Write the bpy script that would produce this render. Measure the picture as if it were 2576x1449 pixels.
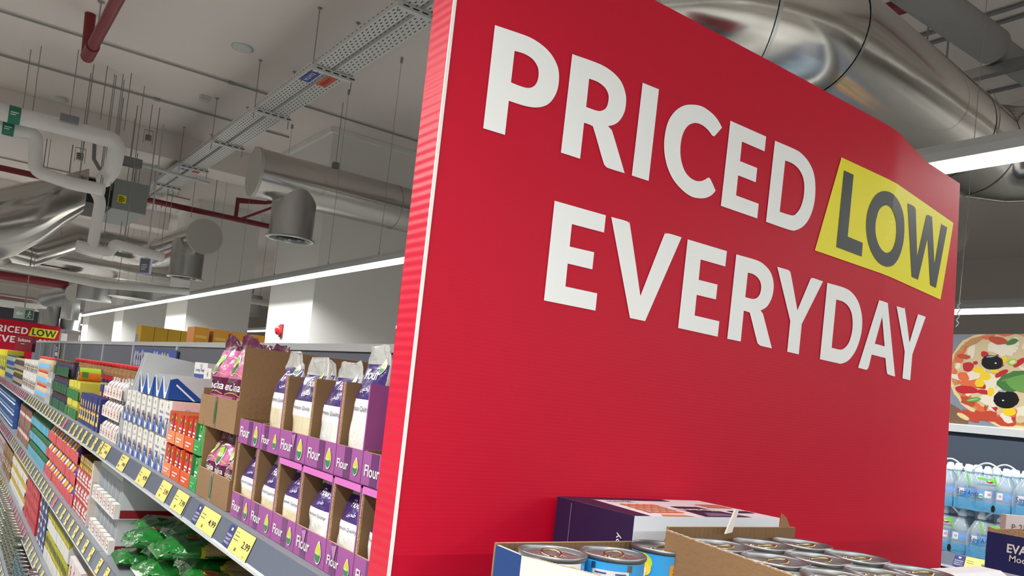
import bpy, math, random
from mathutils import Vector, Matrix, noise
from mathutils.geometry import tessellate_polygon
scene = bpy.context.scene
for o in list(bpy.data.objects): bpy.data.objects.remove(o)
COL = scene.collection
PI = math.pi
EYE = 1.6
# ------------------------------------------------------------------ camera
YAW, PITCH, ROLL, FPX, CY = .61073, .036534, .110176, 2047.26, 937.83
_f = Vector((math.sin(YAW)*math.cos(PITCH), math.cos(YAW)*math.cos(PITCH), math.sin(PITCH)))
_r = Vector((math.cos(YAW), -math.sin(YAW), 0)); _u = _r.cross(_f)
RV = math.cos(ROLL)*_r + math.sin(ROLL)*_u
UV = -math.sin(ROLL)*_r + math.cos(ROLL)*_u
cd = bpy.data.cameras.new('camera'); cam = bpy.data.objects.new('camera', cd); COL.objects.link(cam)
cd.sensor_width = 36; cd.lens = FPX/2576*36; cd.shift_y = (CY-724.5)/2576
cd.clip_start = .02; cd.clip_end = 200
cam.matrix_world = Matrix(((RV.x, UV.x, -_f.x, 0), (RV.y, UV.y, -_f.y, 0), (RV.z, UV.z, -_f.z, EYE), (0, 0, 0, 1)))
scene.camera = cam
# ------------------------------------------------------------------ world and exposure
w = bpy.data.worlds.new('world'); scene.world = w; w.use_nodes = True
w.node_tree.nodes['Background'].inputs[0].default_value = (.9, .93, 1, 1)
w.node_tree.nodes['Background'].inputs[1].default_value = .10
scene.view_settings.view_transform = 'Standard'; scene.view_settings.look = 'None'
scene.view_settings.gamma = 1; scene.view_settings.exposure = 0.0
scene.view_settings.use_curve_mapping = False
LAMP_W = 18.5      # watts per metre of strip lamp
LAMP_E = 3.2       # diffuser emission

def at(px, py, X=None, Y=None, Z=None):
    """real point where the sight line through a photo pixel meets the plane X=, Y= or Z= (Z above floor)"""
    d = _f + RV*((px-1288)/FPX) + UV*((CY-py)/FPX)
    t = X/d.x if X is not None else (Y/d.y if Y is not None else (Z-EYE)/d.z)
    p = d*t; p.z += EYE
    return p
# ------------------------------------------------------------------ materials
MATS = {}
def S(c):      # srgb 0-255 -> linear
    return tuple(((v/255)/12.92 if v/255 < .04045 else ((v/255+.055)/1.055)**2.4) for v in c)
def mat(name, c, rough=.5, metal=0, emit=0, alpha=1, bump=0, bscale=50, var=0, vscale=3, coat=0, trans=0, wave=None, aniso=0, stretch=None):
    if name in MATS: return MATS[name]
    m = bpy.data.materials.new(name); m.use_nodes = True; nt = m.node_tree; b = nt.nodes['Principled BSDF']
    c = S(c) + (1,)
    b.inputs['Base Color'].default_value = c; b.inputs['Roughness'].default_value = rough
    b.inputs['Metallic'].default_value = metal
    if coat: b.inputs['Coat Weight'].default_value = coat; b.inputs['Coat Roughness'].default_value = .12
    if trans: b.inputs['Transmission Weight'].default_value = trans; b.inputs['IOR'].default_value = 1.33
    if alpha < 1: b.inputs['Alpha'].default_value = alpha
    if emit: b.inputs['Emission Color'].default_value = c; b.inputs['Emission Strength'].default_value = emit
    tc = nt.nodes.new('ShaderNodeTexCoord')
    vec = tc.outputs['Object']
    if stretch:
        mp = nt.nodes.new('ShaderNodeMapping'); mp.inputs['Scale'].default_value = stretch
        nt.links.new(vec, mp.inputs[0]); vec = mp.outputs[0]
    if var:
        n = nt.nodes.new('ShaderNodeTexNoise'); n.inputs['Scale'].default_value = vscale; n.inputs['Detail'].default_value = 4
        nt.links.new(vec, n.inputs['Vector'])
        mx = nt.nodes.new('ShaderNodeMix'); mx.data_type = 'RGBA'
        mx.inputs[6].default_value = tuple(v*(1-var) for v in c[:3])+(1,); mx.inputs[7].default_value = tuple(min(1, v*(1+var)) for v in c[:3])+(1,)
        nt.links.new(n.outputs[0], mx.inputs[0]); nt.links.new(mx.outputs[2], b.inputs['Base Color'])
    if bump:
        n = nt.nodes.new('ShaderNodeTexNoise'); n.inputs['Scale'].default_value = bscale; n.inputs['Detail'].default_value = 3
        nt.links.new(vec, n.inputs['Vector'])
        bp = nt.nodes.new('ShaderNodeBump'); bp.inputs['Strength'].default_value = bump; bp.inputs['Distance'].default_value = .01
        nt.links.new(n.outputs[0], bp.inputs['Height']); nt.links.new(bp.outputs[0], b.inputs['Normal'])
    if wave:
        n = nt.nodes.new('ShaderNodeTexWave'); n.wave_type = 'BANDS'; n.bands_direction = wave[0]; n.inputs['Scale'].default_value = wave[1]
        n.inputs['Distortion'].default_value = .15
        nt.links.new(vec, n.inputs['Vector'])
        bp = nt.nodes.new('ShaderNodeBump'); bp.inputs['Strength'].default_value = wave[2]; bp.inputs['Distance'].default_value = .002
        nt.links.new(n.outputs[1], bp.inputs['Height']); nt.links.new(bp.outputs[0], b.inputs['Normal'])
    MATS[name] = m
    return m
def col(c, rough=.45, coat=0):
    return mat('paint_%d_%d_%d_%d' % (c[0], c[1], c[2], int(rough*100)), c, rough, coat=coat)
WHITE = col((236, 236, 234)); BLACK = col((18, 18, 20)); CARD = mat('kraft_cardboard', (138, 106, 72), .85, bump=.15, bscale=120, var=.12, vscale=9)
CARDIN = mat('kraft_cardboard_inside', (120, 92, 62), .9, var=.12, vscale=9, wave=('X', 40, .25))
KEDGE = mat('corrugated_cut_edge', (190, 160, 120), .9, bump=.6, bscale=300)
REDB = mat('red_correx_face', (194, 4, 44), .5, wave=('Z', 60, .022))
REDB.node_tree.nodes['Principled BSDF'].inputs['Specular IOR Level'].default_value = .28
REDS = mat('red_correx_lit_side', (200, 22, 54), .35, wave=('Z', 26, .2))  # pinker than the face: lamp light on the side put into its red
LETW = mat('white_print', (244, 249, 250), .45); YEL = mat('yellow_print', (240, 232, 8), .45); DRK = mat('charcoal_print', (52, 60, 62), .45)
PURP = mat('purple_tray_print', (154, 82, 146), .5, var=.08, vscale=12); PURPD = mat('purple_tape_shade', (104, 48, 104), .3, coat=.3); PINKT = col((206, 110, 186), .5)
FOIL = mat('duct_foil', (196, 194, 190), .17, metal=1, bump=.35, bscale=2.2, stretch=(1, 1, 1))
GALV = mat('galvanised_steel', (186, 188, 188), .28, metal=1, bump=.05, bscale=5)
DULLM = mat('dull_metal_cap', (186, 185, 180), .5, metal=.35)
CEIL = mat('ceiling_paint', (222, 214, 210), .9, var=.03, vscale=.7)
WALLP = mat('white_wall_paint', (226, 226, 222), .8, var=.02, vscale=1)
BEIGE = mat('plaster_wall', (196, 190, 185), .9, var=.03)
LAG = mat('white_pipe_lagging', (220, 220, 218), .8, bump=1, bscale=11)
REDP = mat('red_fire_pipe', (122, 22, 38), .4)
GREYM = mat('grey_enamel', (120, 124, 130), .5); LGREY = mat('light_grey_enamel', (192, 196, 196), .4)
STRIPE = mat('dark_grey_panel', (82, 88, 98), .55); RAIL = mat('price_rail_grey', (112, 120, 136), .25, metal=.25, coat=.3, var=.06, vscale=8, stretch=(1, 12, 1))
DIVP = mat('divider_panel', (104, 108, 118), .5)
TAGY = mat('yellow_price_tag', (230, 216, 124), .35, coat=.4); TAGB = col((62, 66, 120), .35)
CLEAR = mat('clear_film', (225, 228, 230), .12, alpha=.35, coat=.6)
TIN = mat('tin_plate', (168, 168, 166), .22, metal=1); TIND = mat('tin_dark_rim', (96, 98, 100), .3, metal=1)
EMIT = mat('led_diffuser', (255, 255, 246), .5, emit=LAMP_E)
ROD = mat('zinc_rod', (150, 150, 146), .55, metal=.3)

# ------------------------------------------------------------------ mesh builder
_txt = {}
def textgeo(s, bold=0):
    k = (s, bold)
    if k not in _txt:
        c = bpy.data.curves.new('t', 'FONT'); c.body = s; c.size = 1; c.offset = bold; c.resolution_u = 3
        o = bpy.data.objects.new('t', c); COL.objects.link(o); bpy.context.view_layer.update()
        me = bpy.data.meshes.new_from_object(o)
        vs = [tuple(v.co) for v in me.vertices]; fs = [tuple(p.vertices) for p in me.polygons]
        bpy.data.objects.remove(o); bpy.data.meshes.remove(me)
        _txt[k] = (vs, fs, min([v[0] for v in vs] or [0]), max([v[0] for v in vs] or [1]))
    return _txt[k]
def slice_x(vs, fs, xs):
    import bmesh
    bm = bmesh.new(); V_ = [bm.verts.new((v[0], v[1], 0)) for v in vs]
    for f in fs:
        try: bm.faces.new([V_[i] for i in f])
        except ValueError: pass
    for x in xs: bmesh.ops.bisect_plane(bm, geom=bm.verts[:]+bm.edges[:]+bm.faces[:], plane_co=(x, 0, 0), plane_no=(1, 0, 0))
    bm.verts.index_update(); r = [tuple(v.co) for v in bm.verts], [tuple(v.index for v in f.verts) for f in bm.faces]
    bm.free(); return r
def fill2d(loops):
    c = bpy.data.curves.new('f', 'CURVE'); c.dimensions = '2D'; c.fill_mode = 'BOTH'
    for lp in loops:
        sp_ = c.splines.new('POLY'); sp_.points.add(len(lp)-1); sp_.use_cyclic_u = True
        for i, p in enumerate(lp): sp_.points[i].co = (p.x, p.y, 0, 1)
    o = bpy.data.objects.new('f', c); COL.objects.link(o); bpy.context.view_layer.update()
    me = bpy.data.meshes.new_from_object(o)
    r = [tuple(v.co) for v in me.vertices], [tuple(p.vertices) for p in me.polygons]
    bpy.data.objects.remove(o); bpy.data.meshes.remove(me)
    return r
def smooth_path(pts, n=4):
    out = []; N = len(pts)
    for i in range(N):
        a, b = pts[i], pts[(i+1) % N]
        out.append(Vector((a[0], a[1], 0)))
        if len(a) > 2 or len(b) > 2:
            p0 = pts[i-1] if len(a) > 2 else a; p3 = pts[(i+2) % N] if len(b) > 2 else b
            for k in range(1, n):
                t = k/n; r = []
                for c in (0, 1):
                    A, B_, C, D = p0[c], a[c], b[c], p3[c]
                    r.append(.5*((2*B_)+(-A+C)*t+(2*A-5*B_+4*C-D)*t*t+(-A+3*B_-3*C+D)*t**3))
                out.append(Vector((r[0], r[1], 0)))
    return out
class MB:
    def __init__(s): s.v = []; s.f = []; s.m = []; s.sm = []; s.mats = []; s.T = None
    def mi(s, m):
        if m not in s.mats: s.mats.append(m)
        return s.mats.index(m)
    def add(s, vs, fs, m, smooth=False):
        b = len(s.v)
        for p in vs:
            p = Vector(p)
            s.v.append(s.T @ p if s.T else p)
        k = [s.mi(x) for x in m] if isinstance(m, list) else None
        for i, f in enumerate(fs):
            s.f.append([b+j for j in f]); s.m.append(k[i] if k else s.mi(m)); s.sm.append(smooth)
        return s
    def box(s, x0, x1, y0, y1, z0, z1, m, front=None, top=None, side=None, back=None):
        V = [(x0, y0, z0), (x1, y0, z0), (x1, y1, z0), (x0, y1, z0), (x0, y0, z1), (x1, y0, z1), (x1, y1, z1), (x0, y1, z1)]
        F = [(0, 3, 2, 1), (4, 5, 6, 7), (0, 1, 5, 4), (2, 3, 7, 6), (1, 2, 6, 5), (3, 0, 4, 7)]
        return s.add(V, F, [m, top or m, front or m, back or m, side or m, side or m])
    def prism(s, poly, h0, h1, m, axis='y', cap=None):
        """polygon in the xz plane extruded along y (or xy along z, yz along x)"""
        n = len(poly)
        def P(a, b, h): return (a, h, b) if axis == 'y' else ((a, b, h) if axis == 'z' else (h, a, b))
        V = [P(a, b, h0) for a, b in poly]+[P(a, b, h1) for a, b in poly]
        tr = tessellate_polygon([[Vector((a, b, 0)) for a, b in poly]])
        F = [tuple(t) for t in tr]+[tuple(n+i for i in reversed(t)) for t in tr]
        ms = [cap or m]*len(F)
        for i in range(n): F.append((i, (i+1) % n, n+(i+1) % n, n+i)); ms.append(m)
        return s.add(V, F, ms)
    def ring(s, rings, m, closed=False, cap0=None, cap1=None, smooth=True, mf=None):
        n = len(rings[0]); V = [p for r in rings for p in r]; F = []; ms = []
        for i in range(len(rings)-1):
            for j in range(n):
                F.append((i*n+j, i*n+(j+1) % n, (i+1)*n+(j+1) % n, (i+1)*n+j)); ms.append(mf(i, j) if mf else m)
        s.add(V, F, ms, smooth)
        if cap0: s.add(rings[0], [tuple(reversed(range(n)))], cap0)
        if cap1: s.add(rings[-1], [tuple(range(n))], cap1)
        return s
    def tube(s, path, r, m, n=12, cap=True, smooth=True, capm=None):
        path = [Vector(p) for p in path]; N = len(path); rr = r if isinstance(r, (list, tuple)) else [r]*N
        up = None; rings = []
        for i, p in enumerate(path):
            d = (path[min(i+1, N-1)]-path[max(i-1, 0)]).normalized()
            if up is None: up = Vector((0, 0, 1)) if abs(d.z) < .95 else Vector((1, 0, 0))
            a = d.cross(up)
            if a.length < 1e-5: a = d.cross(Vector((1, 0, 0)))
            a.normalize(); b = a.cross(d).normalized(); up = b
            # mitre so bends keep their width
            k = 1
            if 0 < i < N-1:
                d1 = (path[i]-path[i-1]).normalized(); k = 1/max(.5, d1.dot(d)); bend = (path[i+1]-path[i]).normalized()-d1
                bd = (bend-d*bend.dot(d)); bd = bd.normalized() if bd.length > 1e-4 else Vector((0, 0, 0))
            else: bd = Vector((0, 0, 0))
            R = []
            for j in range(n):
                t = 2*PI*j/n; q = (a*math.cos(t)+b*math.sin(t))*rr[i]
                if bd.length: q += bd*q.dot(bd)*(k-1)
                R.append(p+q)
            rings.append(R)
        return s.ring(rings, m, cap0=(capm or m) if cap else None, cap1=(capm or m) if cap else None, smooth=smooth)
    def lathe(s, prof, m, c=(0, 0, 0), n=16, mf=None, cap0=True, cap1=True, smooth=True):
        rings = [[(c[0]+r*math.cos(2*PI*j/n), c[1]+r*math.sin(2*PI*j/n), c[2]+z) for j in range(n)] for r, z in prof]
        return s.ring(rings, m, cap0=(m if not mf else mf(0, 0)) if cap0 else None, cap1=(m if not mf else mf(len(prof)-2, 0)) if cap1 else None, smooth=smooth, mf=mf)
    def text(s, t, x, z, h, m, y=-.0008, bold=0, align='l', fn=None, sx=1, width=None):
        vs, fs, a, b = textgeo(t, bold)
        if not vs: return s
        if width: sx = width/((b-a)*h)
        off = -a*h*sx if align == 'l' else -(a+b)/2*h*sx
        P = []
        for v in vs:
            u, q = x+off+v[0]*h*sx, z+v[1]*h
            P.append(fn(u, q) if fn else (u, y, q))
        return s.add(P, fs, m)
    def rect(s, x0, z0, x1, z1, m, y=-.0005, fn=None, n=1):
        P = []; F = []
        for i in range(n+1):
            x = x0+(x1-x0)*i/n
            for z in (z0, z1): P.append(fn(x, z) if fn else (x, y, z))
        for i in range(n): F.append((2*i, 2*i+2, 2*i+3, 2*i+1))
        return s.add(P, F, m)
    def ell(s, x, z, a, b, m, y=-.0006, n=14, fn=None):
        P = [(x+a*math.cos(2*PI*i/n), z+b*math.sin(2*PI*i/n)) for i in range(n)]
        return s.add([fn(*p) if fn else (p[0], y, p[1]) for p in P], [tuple(range(n))], m)
    def drop(s, x, z, h, y=-.0006, fn=None, y2=.0003):
        """leaf shaped badge: green below, yellow above, white rim and small name"""
        def P(k): return [(x+k*h*.34*math.sin(t)*(1 if math.cos(t) > 0 else 1)*(1-.35*max(0, -math.cos(t)))**2, z-k*h*.5*math.cos(t)) for t in [2*PI*i/18 for i in range(18)]]
        def put(pts, m, o):
            s.add([(fn(a, b, o) if fn else (a, y-o, b)) for a, b in pts], [tuple(range(len(pts)))], m)
        put(P(1.0), WHITE, 0); q = P(.86)
        put(q, col((196, 200, 40)), y2)
        lo = [p for p in q if p[1] < z+h*.02]
        lo.sort(key=lambda p: math.atan2(p[1]-z+h*.12, p[0]-x)); put(lo, col((50, 128, 74)), y2*2)
        if h > .02: s.text('ama', x, z-h*.1, h*.2, WHITE, y=y-.001, align='c', fn=(lambda u, v: fn(u, v, y2*3)) if fn else None, bold=.01)
        return s
    def build(s, name, parent=None, loc=None, rz=0, bevel=0):
        me = bpy.data.meshes.new(name); me.from_pydata([tuple(v) for v in s.v], [], s.f)
        for m in s.mats: me.materials.append(m)
        me.polygons.foreach_set('material_index', s.m); me.polygons.foreach_set('use_smooth', s.sm); me.update()
        o = bpy.data.objects.new(name, me); COL.objects.link(o)
        if parent: o.parent = parent
        if loc is not None: o.location = loc
        if rz: o.rotation_euler.z = rz
        if bevel:
            b = o.modifiers.new('bevel', 'BEVEL'); b.width = bevel; b.segments = 2; b.limit_method = 'ANGLE'
        return o
def bars(M, x, z, w, h, n, m, y=-.0012, fn=None, seed=1):
    r = random.Random(seed)
    for k in range(n): M.rect(x, z+h*k/n, x+w*r.uniform(.6, 1), z+h*k/n+h/n*.5, m, y=y, fn=fn)
def tag(o, label, cat, group=None):
    o['label'] = label; o['category'] = cat
    if group: o['group'] = group
    return o
def thing(name, label, cat, loc=(0, 0, 0), rz=0, group=None):
    o = bpy.data.objects.new(name, None); COL.objects.link(o); o.location = loc; o.rotation_euler.z = rz; o.empty_display_size = .05
    return tag(o, label, cat, group)
def struct(o): o['kind'] = 'structure'; return o
KIDS = {}
def dup(root, loc, rz=None, label=None, group=None, scale=None):
    if root.name not in KIDS: KIDS[root.name] = [(c, list(c.children)) for c in root.children]
    r = root.copy(); COL.objects.link(r); r.location = loc
    if rz is not None: r.rotation_euler.z = rz
    if label: r['label'] = label
    if group: r['group'] = group
    if scale: r.scale = scale
    for c, gs in KIDS[root.name]:
        k = c.copy(); COL.objects.link(k); k.parent = r
        for g in gs: q = g.copy(); COL.objects.link(q); q.parent = k
    return r
ORD = ['first', 'second', 'third', 'fourth', 'fifth', 'sixth', 'seventh', 'eighth', 'ninth', 'tenth', 'eleventh', 'twelfth', 'thirteenth', 'fourteenth', 'fifteenth', 'sixteenth', 'seventeenth', 'eighteenth', 'nineteenth', 'twentieth']
FACE = -PI/2      # local front (-y) turned to face the aisle (-x)
random.seed(5)
ZC = EYE+2.97     # ceiling
# ================================================================== lights: continuous strip lamps over the aisles
def lamp_run(X, Z, y0, y1, seg, label, wires, dim=1):
    n = max(1, round((y1-y0)/seg))
    for i in range(n):
        a = y0+(y1-y0)*i/n; b = y0+(y1-y0)*(i+1)/n; L = b-a
        t = thing('strip_lamp', label % ORD[i] if '%s' in label else label, 'lamp', (X, (a+b)/2, Z), group='ceiling strip lamps')
        M = MB(); M.prism([(-.045, .0), (.045, .0), (.045, .035), (.028, .07), (-.028, .07), (-.045, .035)], -L/2+.002, L/2-.002, LGREY); M.build('housing', t)
        M = MB(); M.prism([(-.038, 0), (-.034, -.026), (-.016, -.036), (.016, -.036), (.034, -.026), (.038, 0)], -L/2+.004, L/2-.004, EMIT); M.build('diffuser', t)
        for yy in wires:
            if a <= yy < b:
                M = MB(); M.tube([(0, yy-(a+b)/2, .07), (0, yy-(a+b)/2, ZC-Z)], .0022, ROD, n=5)
                M.tube([(0, yy-(a+b)/2, .062), (0, yy-(a+b)/2, .1)], .006, ROD, n=6); M.tube([(0, yy-(a+b)/2, ZC-Z-.05), (0, yy-(a+b)/2, ZC-Z)], .012, ROD, n=6)
                M.build('suspension_wire', t)
        ld = bpy.data.lights.new('strip_light', 'AREA'); ld.shape = 'RECTANGLE'; ld.size = .05; ld.size_y = L; ld.energy = LAMP_W*L*dim; ld.color = (1, .985, .965)
        lo = bpy.data.objects.new('strip_light', ld); COL.objects.link(lo); lo.parent = t; lo.location = (0, 0, -.042); ld.spread = 2.6
    return t
WY = [-4.6, -3.2, -1.8, -.4, 1.1, 3.8, 5.2, 6.64, 7.8, 9.43, 10.8, 12.0, 16.4, 18, 19, 22, 26, 28]
lamp_run(3.07, 2.7, -5, 33, 7.6, 'strip lamp beyond the long shelf run, %s length from the near end', WY)
lamp_run(-.36, 2.58, -5, 33, 7.6, 'strip lamp over the aisle left of the long shelf run, %s length', [-4, 0, 4, 7])
lamp_run(6.40, 2.7, -5, 33, 7.6, 'strip lamp beyond the pizza poster, %s length from the near end', [-4, 0, 4, 8, 12], .3)
lamp_run(-3.6, 2.7, -5, 33, 12.7, 'strip lamp over the far left aisle, %s length from the near end', [-4, 4, 12])
# cross lamp at the far end; unseen pair behind viewer added as board fill
for i, (a, b, lb) in enumerate([(-6, 1, 'left part of the cross strip lamp at the far end of the hall'), (1, 8, 'right part of the cross strip lamp at the far end of the hall'), (-6, 1, 'left part of the added fill lamp behind the viewer'), (1, 8, 'right part of the added fill lamp behind the viewer')]):
    t = thing('strip_lamp', lb, 'lamp', ((a+b)/2, 33.4 if i < 2 else -3.4, 2.72), group='ceiling strip lamps')
    M = MB(); M.box(-3.5, 3.5, -.04, .04, 0, .06, LGREY); M.build('housing', t)
    M = MB(); M.box(-3.48, 3.48, -.035, .035, -.04, 0, EMIT); M.build('diffuser', t)
    ld = bpy.data.lights.new('strip_light', 'AREA'); ld.shape = 'RECTANGLE'; ld.size = 7; ld.size_y = .05; ld.energy = LAMP_W*7*(1 if i < 2 else 1.7); ld.color = (1, .985, .965)
    lo = bpy.data.objects.new('strip_light', ld); COL.objects.link(lo); lo.parent = t; lo.location = (0, 0, -.05)
# ================================================================== shell of the hall
M = MB(); M.box(-9, 13, -8, 37, -.1, 0, mat('floor_tile', (150, 150, 146), .3, var=.06, vscale=1)); struct(M.build('floor'))
M = MB(); M.box(-9, 13, -8, 37, ZC, ZC+.15, CEIL); struct(M.build('ceiling'))
M = MB(); M.box(-9, 13, 36.6, 36.8, 0, ZC, BEIGE); struct(M.build('wall_far'))
M = MB(); M.box(12.8, 13, -8, 36.6, 0, ZC, BEIGE); struct(M.build('wall_right'))
M = MB(); M.box(-9, -8.8, -8, 36.6, 0, ZC, BEIGE); struct(M.build('wall_left'))
M = MB(); M.box(-8.8, 12.8, -8.2, -8, 0, ZC, BEIGE); struct(M.build('wall_near'))
# ceiling beams
for i, (x0, x1, y0, y1, z) in enumerate([(-8.8, 3.4, 11.2, 11.75, ZC-.33), (-8.8, 3.4, 17.2, 17.8, ZC-.33), (-8.8, 3.4, 23.2, 23.8, ZC-.33), (-8.8, 3.4, 29, 29.5, ZC-.33), (7.1, 7.7, -8, 36, ZC-.45)]):
    M = MB(); M.box(x0, x1, y0, y1, z, ZC-.002, CEIL); struct(M.build('trim_%d' % (i+1)))
# pillars in a row
for i, (y0, y1) in enumerate([(9.1, 10.66), (15.1, 16.7), (21.3, 22.5), (26.9, 28.1)]):
    M = MB(); M.box(3.45, 4.55, y0, y1, 0, ZC-.001, WALLP)
    M.box(3.40, 4.60, y0-.05, y1+.05, ZC-.06, ZC-.002, WALLP)
    o = M.build('wall_pillar_%d' % (i+1)); struct(o)
# fire alarm sounder on first pillar
p = at(709, 832, X=3.45)
t = thing('fire_alarm', 'red fire alarm sounder on the lit white pillar above the shelf divider', 'alarm', p, FACE)
M = MB(); M.box(-.055, .055, -.02, 0, -.08, .08, REDP); M.build('back_plate', t)
M = MB(); M.lathe([(.062, 0), (.062, .03), (.052, .05), (.03, .062)], mat('alarm_red', (200, 30, 40), .35), n=20); o = M.build('sounder', t); o.rotation_euler.x = PI/2; o.location = (0, -.02, 0)
# dark blue-grey department wall far away with white letters
p = at(200, 860, Y=30.0)
M = MB(); M.box(-6, 3.3, 0, .12, 0, 2.95, mat('dark_department_wall', (52, 56, 68), .6)); 
bw = M.build('department_wall', None, (0, 30.5, 0)); tag(bw, 'dark slate department wall with white letters beyond the far red board', 'partition')
M = MB(); q = at(197, 836, Y=30.48); M.text('BUTCHERY', q.x, q.z, .13, WHITE, y=-.02, bold=.02); q = at(197, 856, Y=30.48); M.text('MEAT', q.x, q.z, .24, WHITE, y=-.02, bold=.03)
M.build('lettering', bw)
# ceiling conduits running across (x) with couplings
def conduit(p, q, r, label, name='ceiling_conduit', m=ROD, cat='conduit'):
    M = MB(); p = Vector(p); q = Vector(q); c = (p+q)/2
    M.tube([p-c, q-c], r, m, n=8)
    n = max(1, int((q-p).length/3))
    for k in range(n):
        a = (p-c).lerp(q-c, (k+.5)/n); d = (q-p).normalized()
        M.tube([a-d*.03, a+d*.03], r*1.7, m, n=8)
    return tag(M.build(name, None, c), label, cat)
zc = ZC-.02
a = at(270, 112, Z=zc); conduit((-6, a.y, zc), (7, a.y, zc), .010, 'thin conduit crossing the whole ceiling, the nearest one')
a = at(161, 247, Z=zc); b = at(529, 348, Z=zc); conduit((a.x, a.y+.55, zc), (2.2, a.y+.55, zc), .011, 'conduit starting at the ceiling rose left of the lagged pipes')
a = at(7, 140, Z=zc); conduit((-6, a.y, zc), (3.2, a.y, zc), .011, 'second conduit across the ceiling, ending at the pillar')
conduit((-4, 15.2, zc), (3.3, 15.2, zc), .011, 'conduit across the ceiling beyond the first beam')
conduit((-4, 19.2, zc), (3.3, 19.2, zc), .011, 'conduit across the ceiling beyond the second beam')
for k, (px, py) in enumerate([(2390, 95), (2480, 40), (2525, 225)]):
    a = at(px, py, Z=zc); conduit((a.x, -7, zc), (a.x, 8.8, zc), .014, 'dark conduit on the ceiling at the upper right, %s from the duct' % ORD[k], m=GREYM)
M = MB(); a = at(155, 247, Z=ZC-.001); M.lathe([(.07, 0), (.07, -.03), (.02, -.05)], LGREY, n=16); tag(M.build('ceiling_rose', None, a), 'round white ceiling rose at the start of a conduit', 'detector')
a = at(610, 119, Z=ZC-.001); M = MB(); M.lathe([(.1, 0), (.1, -.012), (.08, -.016)], LGREY, n=20); tag(M.build('ceiling_disc', None, a), 'flat round disc on the ceiling above the cable tray', 'detector')
a = at(516, 243, Z=ZC-.001); M = MB(); M.box(-.05, .05, -.05, .05, -.05, 0, LGREY); tag(M.build('junction_box', None, a), 'small square junction box on the ceiling left of the cable tray', 'junction box')
a = at(1010, 143, Z=ZC-.001)
# ================================================================== perforated cable trays on trapeze hangers
ZT = EYE+2.51
tx0 = at(793, 163, Z=ZT).x; tx1 = at(880, 193, Z=ZT).x; mid = (tx0+tx1)/2
TRAYM = mat('cable_tray_steel', (206, 206, 204), .5, metal=.15); SLOT = mat('tray_slot_dark', (40, 40, 42), .8)
for k, (x0, x1, lb) in enumerate([(tx0, mid-.03, 'white perforated cable tray, left of the pair'), (mid+.01, tx1, 'white perforated cable tray, right of the pair')]):
    M = MB(); y0, y1 = 1.0, 16.0; cx = (x0+x1)/2; w2 = (x1-x0)/2
    M.box(-w2, w2, y0, y1, 0, .002, TRAYM); M.box(-w2, -w2+.002, y0, y1, .002, .06, TRAYM); M.box(w2-.002, w2, y0, y1, .002, .06, TRAYM)
    y = y0+.03; r = 0
    nc = 4
    while y < y1-.03:
        for c in range(nc):
            xx = -w2+(c+.7)*(2*w2)/(nc+.4); yy = y+(.5*.07 if c % 2 else 0)
            if (r+c) % 1 == 0: M.add([(xx-.004, yy, -.0006), (xx-.004, yy+.033, -.0006), (xx+.004, yy+.033, -.0006), (xx+.004, yy, -.0006)], [(0, 1, 2, 3)], SLOT)
        M.add([(-w2-.0006, y, .03), (-w2-.0006, y+.03, .03), (-w2-.0006, y+.03, .036), (-w2-.0006, y, .036)], [(0, 3, 2, 1)], SLOT)
        y += .07; r += 1
    tag(M.build('cable_tray', None, (cx, 0, ZT)), lb, 'cable tray', 'cable trays')
    M = MB()
    for j in range(3): M.tube([(-.05+.04*j, y0+.1, .012), (-.04+.04*j, 8, .014), (-.05+.04*j, y1-.1, .012)], .008, col((70, 70, 74)), n=6)
    M.build('cable_bundle', None, (cx, 0, ZT)); bpy.data.objects['cable_bundle' if k == 0 else 'cable_bundle.001']['label'] = 'dark cables lying in the %s cable tray' % ('left' if k == 0 else 'right'); (bpy.data.objects['cable_bundle' if k == 0 else 'cable_bundle.001'])['category'] = 'cables'
ys = [at(1000, 8, Z=ZT-.02).y, at(793, 163, Z=ZT).y, at(650, 268, Z=ZT).y]; d = ys[1]-ys[0]
ys = [ys[0]-d, ys[0]]+[ys[1]+d*k for k in range(7)]
for k, y in enumerate(ys):
    t = thing('trapeze_hanger', 'trapeze hanger under the twin cable trays, %s from the near end' % ORD[k], 'hanger', ((tx0+tx1)/2, y, ZT-.022), group='cable tray hangers')
    h = (tx1-tx0)/2+.03
    M = MB(); M.box(-h, h, -.02, .02, -.02, .02, TRAYM)
    for j in range(5): M.add([(-h+.04+j*.07, -.0206, -.005), (-h+.085+j*.07, -.0206, -.005), (-h+.085+j*.07, -.0206, .005), (-h+.04+j*.07, -.0206, .005)], [(0, 1, 2, 3)], SLOT)
    M.build('channel', t)
    for sx in (-1, 1):
        M = MB(); M.tube([(sx*(h-.012), 0, -.09 if k > 1 else -.05), (sx*(h-.012), 0, ZC-ZT+.022)], .0042, ROD, n=6); M.lathe([(.02, 0), (.02, -.006)], ROD, c=(sx*(h-.012), 0, ZC-ZT+.021), n=8); M.build('threaded_rod', t)
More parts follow.
